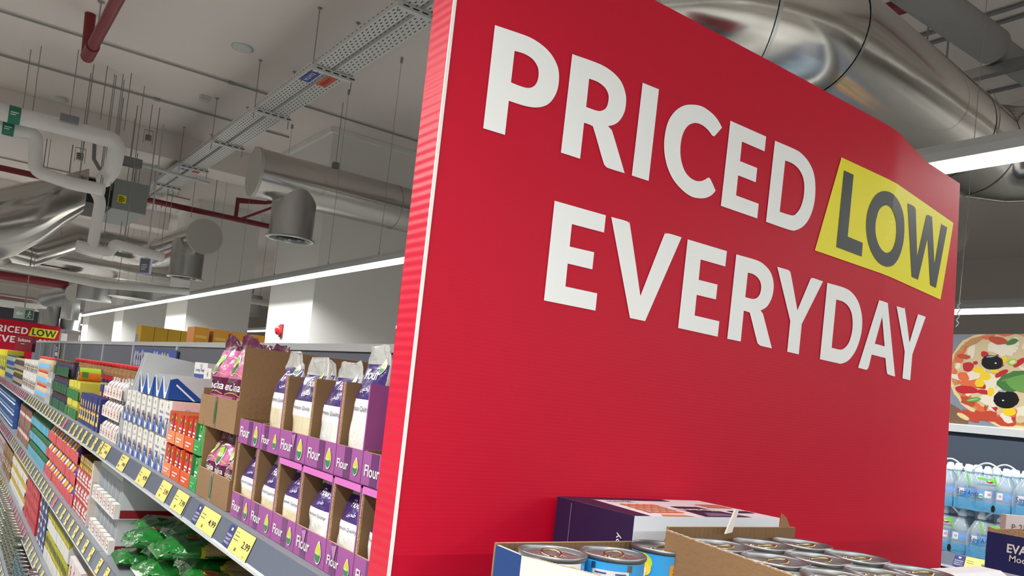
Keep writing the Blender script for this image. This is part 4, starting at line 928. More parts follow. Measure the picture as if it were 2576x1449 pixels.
M = MB(); M.box(-.05, .05, 0, .09, 0, .15, col((30, 40, 120))); M.box(.0502, .0506, .015, .075, .07, .14, WHITE)
for j in range(9): M.box(.0507, .0509, .022+.005*j, .024+.005*j, .085, .13, NAV)
tag(M.build('sugar_pack', None, (XT+.26, 2.83, Z1+.231), FACE), 'dark blue sugar pack with white barcode patch on the top tray', 'sugar pack', 'white sugar packs')
# grey display stand with slanted sides
t = thing('display_stand', 'pale grey slanted display panels between the sugar and the salt pouches', 'display', (XT, 3.46, Z1), FACE)
for k, x in enumerate((-.02, .028)):
    M = MB(); M.prism([(0, 0), (.34, 0), (.34, .345), (.06, .375), (.03, .25), (0, .1)], x-.002, x+.002, GS, axis='x'); M.build('side_panel', t)
M = MB(); M.box(-.018, .026, .33, .335, 0, .34, GS); M.build('back_panel', t)
# ================================================================== generic packs for the long run
def C(*c): return col(c, .42)
def art(M, w, h, pal, seed, y=-.0006, n=5):
    r = random.Random(seed)
    for k in range(n):
        m = pal[r.randrange(len(pal))]
        if r.random() < .45: M.ell(r.uniform(-.25, .25)*w, r.uniform(.2, .8)*h, w*r.uniform(.12, .3), h*r.uniform(.07, .16), m, y=y-.0003*k, n=9)
        else:
            z0 = r.uniform(.05, .8)*h; M.rect(-w*r.uniform(.25, .45), z0, w*r.uniform(.2, .45), z0+h*r.uniform(.05, .16), m, y=y-.0003*k)
def P_carton(w, d, h, c, pal, seed, top=None, side=None):
    M = MB(); M.box(-w/2+.0008, w/2-.0008, 0, d, 0, h, c, top=top or c, side=side or c); art(M, w, h, pal, seed); return M
def P_can(r_, h, lab, pal, seed, lid=TIN, n=14):
    M = MB(); M.lathe([(r_*.96, 0), (r_, .004), (r_*.985, .01), (r_*.985, h-.01), (r_, h-.005), (r_*.99, h), (r_*.9, h-.001), (r_*.88, h-.004)], lab, c=(0, r_, 0), n=n, mf=lambda i, j: lab if i == 2 else lid); rr_ = random.Random(seed)
    fn = lambda u, z: (u, r_-math.sqrt(max(0, (r_*1.0)**2-u*u))-.0006, z)
    for k in range(3):
        m = pal[rr_.randrange(len(pal))]; z0 = rr_.uniform(.2, .6)*h; M.rect(-r_*.6, z0, r_*.6, z0+h*.15, m, fn=lambda u, z, k=k: (u, r_-math.sqrt(max(0, r_*r_-u*u))-.0006-.0003*k, z), n=4)
    return M
def P_jar(r_, h, body, lid, lab, seed, n=14):
    M = MB(); M.lathe([(r_*.9, 0), (r_, .006), (r_, h*.72), (r_*.82, h*.82), (r_*.8, h*.86)], body, c=(0, r_, 0), n=n)
    M.lathe([(r_*.88, h*.85), (r_*.9, h*.855), (r_*.9, h*.985), (r_*.86, h)], lid, c=(0, r_, 0), n=n)
    for k, m in enumerate(lab): M.rect(-r_*.75, h*(.18+.16*k), r_*.75, h*(.5-.02*k), m, fn=lambda u, z, k=k: (u, r_-math.sqrt(max(0, r_*r_-u*u))-.0006-.0003*k, z), n=5)
    return M
def P_bottle(r_, h, body, cap, lab, n=12):
    M = MB(); M.lathe([(r_*.9, 0), (r_, .005), (r_, h*.6), (r_*.5, h*.78), (r_*.4, h*.86)], body, c=(0, r_, 0), n=n); M.lathe([(r_*.46, h*.85), (r_*.46, h*.98), (r_*.4, h)], cap, c=(0, r_, 0), n=n)
    M.rect(-r_*.8, h*.14, r_*.8, h*.5, lab, fn=lambda u, z: (u, r_-math.sqrt(max(0, r_*r_-u*u))-.0006, z), n=5); return M
def P_tray(w, D, fh, m, seed=0, pal=None, mi=None):
    M = MB(); M.box(-w/2+.001, w/2-.001, 0, .002, 0, fh, m, top=mi or m); M.box(-w/2+.001, w/2-.001, .002, D, 0, .002, m)
    if pal: art(M, w*.8, fh, pal, seed, n=2)
    return M
class Row:
    """rows of packs on a shelf: columns along y, layers upwards, a few deep"""
    def __init__(s, lev, group, what, cat, name): s.z = LEV[lev]+.001; s.g = group; s.what = what; s.cat = cat; s.name = name; s.first = None
    def fill(s, M, y0, y1, pitch, layers, lh, deep=1, dp=.08, x=None, z0=0, skip=None, jit=.003):
        r = random.Random(int(y0*100)+layers); n = max(1, int(round((y1-y0)/pitch))); o0 = None
        for c in range(n):
            for l in range(layers):
                for d in range(deep):
                    if skip and skip(c, l, d): continue
                    loc = ((XT if x is None else x)+.004+d*dp+r.uniform(0, jit), y0+pitch*(c+.5), s.z+z0+l*lh)
                    lay = '' if layers == 1 else (', bottom layer' if l == 0 else (', top layer' if l == layers-1 else ', %s layer up' % ORD[l]))
                    lb = s.what+lay+(', second row' if d else '')
                    if o0 is None: o0 = tag(M.build(s.name, None, loc, FACE), lb, s.cat, s.g)
                    else: dup(o0, loc, FACE, lb, s.g)
        return s
W_, K_, R_, Y_, G_, B_, O_ = C(226, 226, 224), C(30, 30, 34), C(190, 34, 44), C(226, 200, 60), C(50, 120, 60), C(40, 60, 140), C(222, 120, 50)
# shelf 4 in height order (top shelf) --------------------------------
def salt():
    M = MB(); M.box(-.034, .034, .0, .002, 0, .045, SUGW); M.box(-.034, .034, .002, .1, 0, .002, SUGW); M.ell(0, .022, .014, .014, R_, y=-.0006); M.ell(0, .022, .010, .010, WHITE, y=-.0009); M.rect(-.006, .018, .008, .026, R_, y=-.0012)
    return M
def saltbag(): 
    return pouch(.062, .05, .083, [(.75, mat('salt_bag', (206, 202, 200), .25, coat=.6, bump=.3, bscale=50)), (1.01, FILM)], 5, nu=16, nv=12, extra=lambda M, fn: (M.ell(0, .05, .012, .016, C(220, 90, 90), fn=fn, n=8)))
Row(3, 'salt trays', 'small white tray with red round logo on the top shelf', 'cardboard tray', 'salt_tray').fill(salt(), 3.53, 3.98, .07, 3, .086, 1, x=XT-.002)
Row(3, 'salt pouches', 'small clear salt pouch in a white tray', 'pouch', 'salt_pouch').fill(saltbag(), 3.53, 3.98, .07, 3, .086, 2, .06, z0=.0025)
Row(3, 'blue pasta cartons', 'dark blue pasta carton with orange and yellow print on the top shelf', 'carton', 'pasta_carton').fill(P_carton(.075, .05, .15, C(34, 44, 110), [O_, Y_, R_, C(200, 120, 90), C(230, 200, 120)], 3), 4.02, 4.68, .078, 1, .152, 1)
M = P_carton(.09, .07, .20, C(28, 40, 120), [O_], 3); 
for q in range(1): M.text('1', 0, .13, .05, W_, y=-.003, align='c', bold=.02)
Row(3, 'tall blue cartons', 'tall dark blue carton with a white 1 behind the pasta cartons', 'carton', 'pasta_carton').fill(M, 4.02, 4.6, .095, 1, .2, 1, x=XT+.075, z0=0)
M = P_carton(.1, .1, .093, C(206, 196, 70), [O_, R_, C(240, 230, 120), C(120, 170, 60)], 8)
Row(3, 'juice cartons', 'yellow and orange printed carton in a green tray', 'carton', 'juice_carton').fill(M, 4.72, 5.2, .11, 2, .098, 2, .105, z0=.003)
Row(3, 'green trays', 'green tray edge under the yellow and orange cartons', 'cardboard tray', 'green_tray').fill(P_tray(.115, .24, .05, C(40, 112, 56)), 4.71, 5.19, .12, 2, .098, 1, x=XT-.003)
M = MB(); M.T = Matrix.Translation((0, 0, .037)) @ Matrix.Rotation(PI/2, 4, 'Y') @ Matrix.Translation((0, -.037, -.06))
M.lathe([(.036, 0), (.037, .003), (.0365, .008), (.0365, .112), (.037, .117), (.036, .12)], C(170, 200, 60), c=(0, .037, 0), n=20, mf=lambda i, j: (C(170, 200, 60) if j > 6 and j < 14 else O_) if i == 2 else TIN); M.T = None
M.rect(-.04, .02, -.01, .05, C(60, 120, 50), y=-.0375+.037-.0375); 
tag(M.build('fruit_can', None, (XT+.07, 4.93, Z1+.197), 0), 'lime and orange fruit can lying on its side on the juice cartons', 'can')
Row(3, 'red lidded jars', 'glass jar with red lid standing behind the cartons on the top shelf', 'jar', 'glass_jar').fill(P_jar(.05, .155, mat('jar_brown_fill', (150, 110, 70), .15, coat=.6), C(196, 34, 40), [C(60, 40, 110), R_], 2), 4.3, 6.9, .125, 2, .156, 1, x=XT+.215)
Row(3, 'green trays with jars', 'dark green tray of small jars on the top shelf', 'cardboard tray', 'green_tray').fill(P_tray(.12, .16, .055, C(30, 84, 52)), 5.22, 5.95, .122, 3, .1, 1, x=XT-.003)
Row(3, 'small jars in green trays', 'small dark jar in a green tray on the top shelf', 'jar', 'glass_jar').fill(P_jar(.027, .092, C(50, 44, 70), C(90, 50, 40), [C(150, 50, 60)], 2, 10), 5.23, 5.95, .06, 3, .1, 1, z0=.0025)
Row(3, 'clear packs', 'pale clear pack with white top on the top shelf', 'pouch', 'clear_pack').fill(P_carton(.07, .07, .2, mat('pale_pack', (196, 196, 194), .3, coat=.4), [W_, C(150, 150, 150)], 12), 6.0, 6.3, .075, 1, .2, 2, .08)
Row(3, 'light blue jars', 'jar with light blue label and brown lid on the top shelf', 'jar', 'glass_jar').fill(P_jar(.04, .098, C(190, 170, 140), C(200, 60, 50), [C(120, 180, 220)], 2, 12), 6.35, 7.0, .085, 3, .099, 1)
Row(3, 'white framed cartons', 'white tray with small brown glass jars on the top shelf', 'carton', 'jar_carton').fill(P_carton(.11, .12, .125, C(214, 212, 208), [C(110, 86, 62), C(70, 54, 40), C(130, 106, 80), C(60, 50, 44)], 21), 7.05, 8.3, .12, 2, .126, 1)
Row(3, 'plain white cartons', 'plain pale carton standing on the top shelf', 'carton', 'white_carton').fill(P_carton(.16, .12, .25, C(224, 216, 210), [W_], 2), 7.1, 7.9, .17, 1, .25, 1, x=XT+.14)
Row(3, 'dark jars', 'dark glass jar with gold lid on the top shelf', 'jar', 'glass_jar').fill(P_jar(.042, .12, C(60, 56, 50), C(180, 150, 70), [C(150, 140, 120)], 2, 12), 8.35, 9.4, .09, 2, .121, 1)
Row(3, 'blue labelled jars', 'jar with blue label far along the top shelf', 'jar', 'glass_jar').fill(P_jar(.045, .13, C(150, 160, 150), C(60, 90, 70), [C(50, 80, 150)], 2, 12), 9.45, 10.6, .095, 2, .131, 1)
Row(3, 'yellow display boxes', 'yellow display box far along the top shelf', 'display box', 'display_box').fill(P_carton(.3, .16, .3, C(220, 204, 40), [C(60, 110, 60), C(40, 60, 120), C(190, 190, 70)], 31), 10.65, 12.8, .31, 1, .3, 1)
M = MB(); M.box(-.17, .17, 0, .12, 0, .3, mat('maroon_display', (128, 22, 44), .45)); M.text('Sultana', 0, .19, .09, W_, align='c', bold=.01, y=-.001); bars(M, -.06, .14, .12, .02, 1, W_)
a = at(60, 863, X=XC-.25); M.T = None; M.v = [v*.62 for v in M.v]; tag(M.build('sultana_box', None, (XC-.25, a.y, Z1), FACE+.95), 'maroon display box with white script in front of the far red board', 'display box').location.z = a.z-.1
# second shelf ----------------------------------------------------
GB = mat('green_bag_foil', (30, 112, 40), .16, coat=1, bump=.6, bscale=38, var=.3, vscale=14); BEAN = mat('rice_through_film', (176, 150, 104), .35, coat=.5, bump=.3, bscale=160, var=.12, vscale=40)
def green_bag(seed, L_=.34, w=.2, h=.055):
    """lies flat, crinkled green end towards the aisle (-y), body towards +y"""
    so = Vector((seed*7.3, seed*3.1, 1)); nu, nv = 30, 30; rings = []
    for i in range(nv+1):
        v = i/nv; y = v*L_
        if v < .2: k = .12+.88*math.sin(v/.2*PI/2); 
        elif v > .9: k = .3+.7*math.sin((1-v)/.1*PI/2)
        else: k = 1
        cr = max(0, 1-v/.3); R = []
        for j in range(nu):
            th = 2*PI*j/nu; c, s_ = math.cos(th), math.sin(th)
            x = (w/2)*(.8+.2*min(1, v*4))*math.copysign(abs(c)**.8, c); z = h/2+(h/2)*k*math.copysign(abs(s_)**.85, s_)
            n1 = noise.noise(Vector((x*22, y*26, s_*2))+so)*(.004+.018*cr)+noise.noise(Vector((x*60, y*70, s_*2))+so)*(.0015+.009*cr)
            R.append((x*(1+n1*3), y+n1*(1 if v < .1 else 0)*.9, max(0, z+n1*(1 if s_ > 0 else .25))))
        rings.append(R)
    M = MB()
    def mf(i, j):
        v = (i+.5)/nv; th = 2*PI*(j+.5)/nu; x = math.cos(th)
        lim = .36+.06*math.cos(x*3)
        return GB if v < lim-.03 else (col((206, 190, 60), .25, .5) if v < lim+.012 else (BEAN if v < .9 and math.sin(th) > -.2 else GB))
    M.ring(rings, GB, cap0=GB, cap1=GB, mf=mf)
    def top(u, y, o=0): return (u, y, h+.004+o)
    P = lambda a, b, cx, cy, o: [top(cx+a*math.cos(2*PI*i/14), cy+b*math.sin(2*PI*i/14), o) for i in range(14)]
    M.add(P(.034, .02, 0, .085, 0), [tuple(range(14))], col((220, 170, 60), .25, .5)); M.add(P(.03, .016, 0, .085, .0006), [tuple(range(14))], col((176, 24, 30), .25, .5))
    return M
def front_badge(M, h):
    M.ell(0, h*.5, .03, .014, col((220, 170, 60), .3), y=-.006); M.ell(0, h*.5, .026, .011, col((176, 24, 30), .3), y=-.007)
k = 0
gproto = [green_bag(s_) for s_ in range(4)]
for col_i, yc in enumerate([3.22, 3.0, 2.78, 2.56, 2.34]):
    nl = [3, 3, 4, 4, 3][col_i]
    for l in range(nl):
        o = gproto[(col_i+l) % 4].build('lentil_bag', None, (XT+.0+.03*((l*7+col_i) % 3), yc, LEV[2]+.001+.0585*l), FACE+random.uniform(-.06, .06))
        tag(o, 'green foil bag of grain, %s pile from the grey display, %s from the bottom' % (ORD[col_i], ORD[l]), 'bag', 'green grain bags')
        M = MB(); M.rect(-.04, 0, .04, .045, col((150, 190, 130), .3), y=0)
        for j in range(8): M.rect(-.026+.006*j, .008, -.023+.006*j, .036, BLACK, y=-.0006)
        if l == nl-1:
            b = M.build('barcode_label', o, (0, .20, .061)); b.rotation_euler.x = -PI/2
RM = mat('red_mesh_bag', (176, 24, 34), .25, coat=.8, bump=.6, bscale=70)
for j, (yy, hh) in enumerate([(2.14, .13), (1.96, .12), (1.8, .115), (1.6, .11), (1.4, .11)]):
    tag(pouch(.15, .1, hh, [(1.01, RM)], 70+j, nu=24, nv=16, wr=.009, top=.9).build('red_pouch', None, (XT+.01, yy, LEV[2]+.001), FACE), 'crinkled red pouch in the dark under the flour, %s from the green bags' % ORD[j], 'pouch', 'red pouches under the flour')
# grey shelf-ready display with small logo boxes
def logo_box(): 
    M = MB(); M.box(-.032, .032, 0, .02, 0, .05, SUGW); M.ell(0, .026, .018, .018, R_, y=-.0006); M.ell(0, .026, .0145, .0145, WHITE, y=-.0009); M.rect(-.01, .023, .01, .029, R_, y=-.0012); return M
for lv, (ya, yb) in enumerate([(3.38, 3.90), (3.36, 3.92)]):
    M = MB(); D = .40; w_ = yb-ya; hh = .135
    M.box(-w_/2, w_/2, .0, D, 0, .004, GS); M.box(w_/2-.004, w_/2, .02, D, .004, hh, GS); M.box(-w_/2, -w_/2+.004, .02, D, .004, hh, GS); M.box(-w_/2, w_/2, D-.004, D, .004, hh, GS); M.box(w_/2, w_/2+.001, .02, D, 0.004, .035, col((128, 14, 26)))
    for q in range(5): M.box(-w_/2+w_/6*(q+1)-.002, -w_/2+w_/6*(q+1)+.002, .03, D, .004, hh-.01, GS)
    o = tag(M.build('grey_display_box', None, (XT, (ya+yb)/2, LEV[2]+.001+lv*.14), FACE), 'pale grey display box with red base stripe on the second shelf, %s of two' % ['lower', 'upper'][lv], 'display box', 'grey display boxes')
    for q in range(6): put('lgb', logo_box(), 'logo_box', (XT+.001, ya+w_/6*(q+.5), LEV[2]+lv*.14+.0055), 'small white box with red ring logo in the %s grey display' % ['lower', 'upper'][lv], 'small box', 'small logo boxes in the grey displays')
M = MB(); M.box(-.26, .26, 0, .4, 0, .1, GS, side=GS); tag(M.build('grey_carton', None, (XT+.02, 3.64, LEV[2]+.2805), FACE), 'plain grey carton on top of the grey display boxes', 'carton').scale = (1, 1, .8)
# red/white stack, gold, colourful trays
Row(2, 'red and white cartons', 'torn red and white carton stacked on the second shelf', 'carton', 'red_carton').fill(P_carton(.085, .12, .068, C(186, 40, 44), [W_, W_, C(210, 200, 190)], 41), 4.0, 4.42, .088, 3, .07, 1)
Row(2, 'gold packs', 'gold pack on top of the red and white cartons', 'pack', 'gold_pack').fill(P_carton(.05, .1, .06, mat('gold_foil', (190, 150, 50), .25, metal=.6), [Y_, C(150, 110, 30)], 42), 4.0, 4.4, .055, 1, .06, 2, .1, z0=.2105)
M = MB(); M.prism([(0, 0), (.012, 0), (.014, .1), (.03, .2), (.02, .29), (0, .27), (.004, .15)], 0, .3, mat('torn_white_board', (206, 198, 186), .8), axis='y')
tag(M.build('torn_carton', None, (XT, 3.975, LEV[2]+.001), FACE), 'torn edge of a white carton standing beside the grey display', 'carton')
cols_ = [C(196, 60, 50), C(110, 60, 130), C(206, 196, 70), C(222, 140, 50), C(150, 110, 160), C(196, 190, 60)]
Row(2, 'red trays', 'red tray holding small bottles on the second shelf', 'cardboard tray', 'red_tray').fill(P_tray(.1, .16, .052, C(200, 66, 74)), 4.45, 5.75, .103, 3, .104, 1, x=XT-.003)
for q in range(4): Row(2, 'small bottles in red trays', '%s small bottle in a red tray on the second shelf' % ['violet', 'yellow', 'orange', 'white'][q], 'bottle', 'small_bottle').fill(P_bottle(.022, .098, [C(110, 60, 130), C(196, 186, 60), C(214, 110, 50), C(220, 216, 210)][q], [Y_, C(110, 60, 120), R_, C(120, 80, 140)][q], [W_, C(120, 60, 130), Y_, C(150, 70, 140)][q], 9), 4.46+.05*q, 5.72, .2, 3, .104, 1, z0=.0025)
Row(2, 'turquoise trays', 'turquoise tray of green bottles on the second shelf', 'cardboard tray', 'turquoise_tray').fill(P_tray(.125, .16, .05, C(70, 160, 186)), 5.8, 6.95, .128, 3, .104, 1, x=XT-.003)
Row(2, 'green bottles', 'green bottle in a turquoise tray on the second shelf', 'bottle', 'small_bottle').fill(P_bottle(.026, .098, C(36, 100, 60), C(60, 130, 80), C(160, 60, 60), 9), 5.81, 6.95, .064, 3, .104, 1, z0=.0025)
Row(2, 'brown cartons', 'brown and white carton on the second shelf', 'carton', 'brown_carton').fill(P_carton(.1, .12, .14, C(120, 96, 76), [W_, W_, C(190, 60, 60), C(150, 120, 90)], 51), 7.0, 8.0, .105, 2, .142, 1)
Row(2, 'kraft boxes', 'kraft cardboard box on the second shelf', 'cardboard box', 'kraft_box').fill(P_carton(.26, .2, .26, CARD, [CARD], 1), 8.1, 8.7, .3, 1, .2, 1, x=XT+.06)
Row(2, 'blue cans', 'blue can far along the second shelf', 'can', 'blue_can').fill(P_can(.042, .098, C(40, 76, 140), [W_, C(90, 150, 200), Y_], 6, C(40, 70, 130), 12), 8.75, 11.9, .088, 3, .099, 1)
# third shelf ----------------------------------------------------
def pinkbox():
    M = MB(); M.box(-.06, .06, 0, .16, 0, .105, C(214, 206, 204)); M.text('G', .0, .03, .06, R_, align='c', bold=.01); M.rect(-.04, .02, .04, .024, R_, y=-.0007); M.rect(.002, .0, .006, .1, R_, y=-.001); return M
Row(1, 'pale boxes', 'pale box with a red curl logo on the third shelf', 'box', 'pale_box').fill(pinkbox(), 3.95, 4.32, .123, 2, .106, 1)
Row(1, 'kraft boxes below', 'tall kraft cardboard box on the third shelf', 'cardboard box', 'kraft_box').fill(P_carton(.3, .2, .3, CARD, [CARD], 1), 3.3, 3.92, .31, 1, .2, 1, x=XT+.02)
def wtray(): 
    M = P_tray(.15, .2, .06, C(208, 208, 204)); M.prism([(.0, 0), (.2, 0), (.2, .15), (.06, .15), (0, .06)], .0722, .0748, C(200, 200, 200), axis='x'); M.box(.0749, .0756, .08, .13, .05, .1, O_); return M
Row(1, 'white trays', 'white tray with orange square on the third shelf', 'cardboard tray', 'white_tray').fill(wtray(), 4.36, 5.3, .155, 2, .16, 1, x=XT-.003)
Row(1, 'yellow green packs', 'yellow and green pack in a white tray on the third shelf', 'pack', 'slim_pack').fill(P_carton(.034, .09, .14, C(170, 164, 40), [C(60, 96, 40), Y_, C(90, 80, 30)], 61), 4.37, 5.3, .0385, 2, .16, 1, z0=.0025)
Row(1, 'navy boxes', 'navy box with pale oval on the third shelf', 'box', 'navy_box').fill(P_carton(.13, .16, .1, C(36, 52, 110), [W_, C(90, 110, 160)], 62), 5.35, 5.8, .135, 1, .1, 1, z0=0)
Row(1, 'navy boxes', 'navy box on top of another on the third shelf', 'box', 'navy_box').fill(P_carton(.13, .16, .1, C(36, 52, 110), [W_, C(60, 60, 70)], 63), 5.35, 5.8, .135, 2, .101, 1, z0=.101)
Row(1, 'red packs', 'bright red pack on the third shelf', 'pack', 'red_pack').fill(P_carton(.09, .12, .075, C(186, 30, 44), [C(220, 90, 100), C(140, 20, 30)], 64), 5.85, 6.7, .094, 4, .0765, 1)
Row(1, 'yellow tins', 'yellow tin in a white tray on the third shelf', 'can', 'yellow_tin').fill(P_can(.036, .09, C(190, 164, 60), [W_, C(120, 110, 40)], 8, C(170, 150, 60), 12), 6.75, 8.1, .077, 3, .097, 1, z0=.0025)
Row(1, 'white trays for tins', 'white tray edge under the yellow tins', 'cardboard tray', 'white_tray').fill(P_tray(.15, .16, .04, C(206, 204, 200)), 6.75, 8.1, .153, 3, .097, 1, x=XT-.003)
Row(1, 'kraft boxes below', 'kraft box far along the third shelf', 'cardboard box', 'kraft_box').fill(P_carton(.16, .2, .24, CARD, [W_, CARDIN], 4), 8.2, 9.2, .17, 1, .2, 1)
Row(1, 'pale packs', 'pale pink and grey pack far along the third shelf', 'pack', 'pale_pack').fill(P_carton(.1, .1, .12, C(180, 166, 166), [C(190, 70, 80), W_, C(120, 120, 130)], 66), 9.3, 11.9, .105, 2, .121, 1)
# base shelf ------------------------------------------------------
XB = .50
Row(0, 'silver lidded jars', 'navy labelled jar with silver lid on the bottom shelf', 'jar', 'glass_jar').fill(P_jar(.045, .135, C(36, 36, 66), TIN, [C(30, 34, 80), C(196, 70, 70)], 2, 14), 4.3, 5.2, .096, 2, .136, 2, .095, x=XB+.01)
Row(0, 'teal cans', 'teal can with silver lid on the bottom shelf', 'can', 'silver_can').fill(P_can(.05, .055, C(40, 100, 110), [C(30, 60, 80), W_], 8, TIN, 14), 5.22, 6.0, .105, 4, .056, 2, .105, x=XB+.01)
Row(0, 'silver lidded cans', 'dark can with silver lid on the bottom shelf', 'can', 'silver_can').fill(P_can(.05, .055, C(70, 80, 60), [C(130, 130, 90), C(40, 50, 40)], 9, TIN, 14), 6.02, 7.0, .105, 5, .056, 2, .105, x=XB+.01)
Row(0, 'flat olive cans', 'olive labelled can stacked on the bottom shelf', 'can', 'silver_can').fill(P_can(.05, .055, C(120, 110, 80), [C(60, 90, 60), W_], 10, TIN, 12), 7.05, 8.3, .105, 5, .056, 1, x=XB+.01)
Row(0, 'gold lidded cans', 'gold lidded can far along the bottom shelf', 'can', 'gold_can').fill(P_can(.045, .07, C(120, 50, 50), [C(200, 180, 90)], 11, mat('gold_lid', (190, 164, 80), .25, metal=1), 12), 8.35, 10.6, .095, 4, .0705, 1, x=XB+.01)
# yellow boxes on the top of the far side of the run ---------------
YB_ = mat('yellow_cereal_box', (206, 164, 30), .45)
def cereal(c, m2):
    M = MB(); M.box(0, .09, 0, .19, 0, .31, c); return M
zt = 1.557
aL = at(366, 816, Z=0) if 0 else None
p1_ = at(368, 820, X=1.17); yC = p1_.y
M = MB(); M.box(.001, .088, 0, .19, 0, .30, YB_); M.rect(.006, .002, .083, .125, C(222, 200, 190), y=-.0006)
for j in range(6): M.rect(.02, .02+.016*j, .07, .024+.016*j, C(190, 170, 160), y=-.0009)
M.box(.0, .001, .02, .08, .05, .13, W_); M.box(.0, .001, .1, .17, .14, .24, C(80, 150, 210)); M.box(.0, .001, .1, .17, .03, .11, W_)
for k in range(6):
    put('cer', M, 'cereal_box', (1.14+.09*k, yC, zt), 'yellow cereal box with pale panel on top of the shelf run, %s from the left' % ORD[k], 'cereal box', 'yellow cereal boxes on the shelf top', rz=0)
p2_ = at(508, 830, X=1.17); yD = p2_.y
M = MB(); M.box(.001, .082, 0, .16, 0, .27, mat('orange_yellow_box', (230, 164, 40), .45), side=C(226, 150, 90)); M.rect(.01, .01, .07, .03, Y_)
vs, fs, a_, b_ = textgeo('RINGS', .02)
M.add([(.056-v[1]*.045, -.0008, .03+(v[0]-a_)*.16/(b_-a_)) for v in vs], fs, W_); M.rect(.01, .21, .07, .225, C(240, 200, 120)); 
for k in range(4): put('rin', M, 'cereal_box', (1.13+.105*k, yD, zt), 'orange and yellow cereal box with white upright lettering, %s from the left' % ORD[k], 'cereal box', 'orange cereal boxes on the shelf top', rz=0)
M = P_carton(.3, .12, .1, C(214, 200, 160), [K_, C(150, 140, 120)], 5); a = at(328, 856, X=1.22)
tag(M.build('display_box', None, (1.3, 6.9, zt), 0), 'cream display box on the shelf top left of the yellow cereal boxes', 'display box')
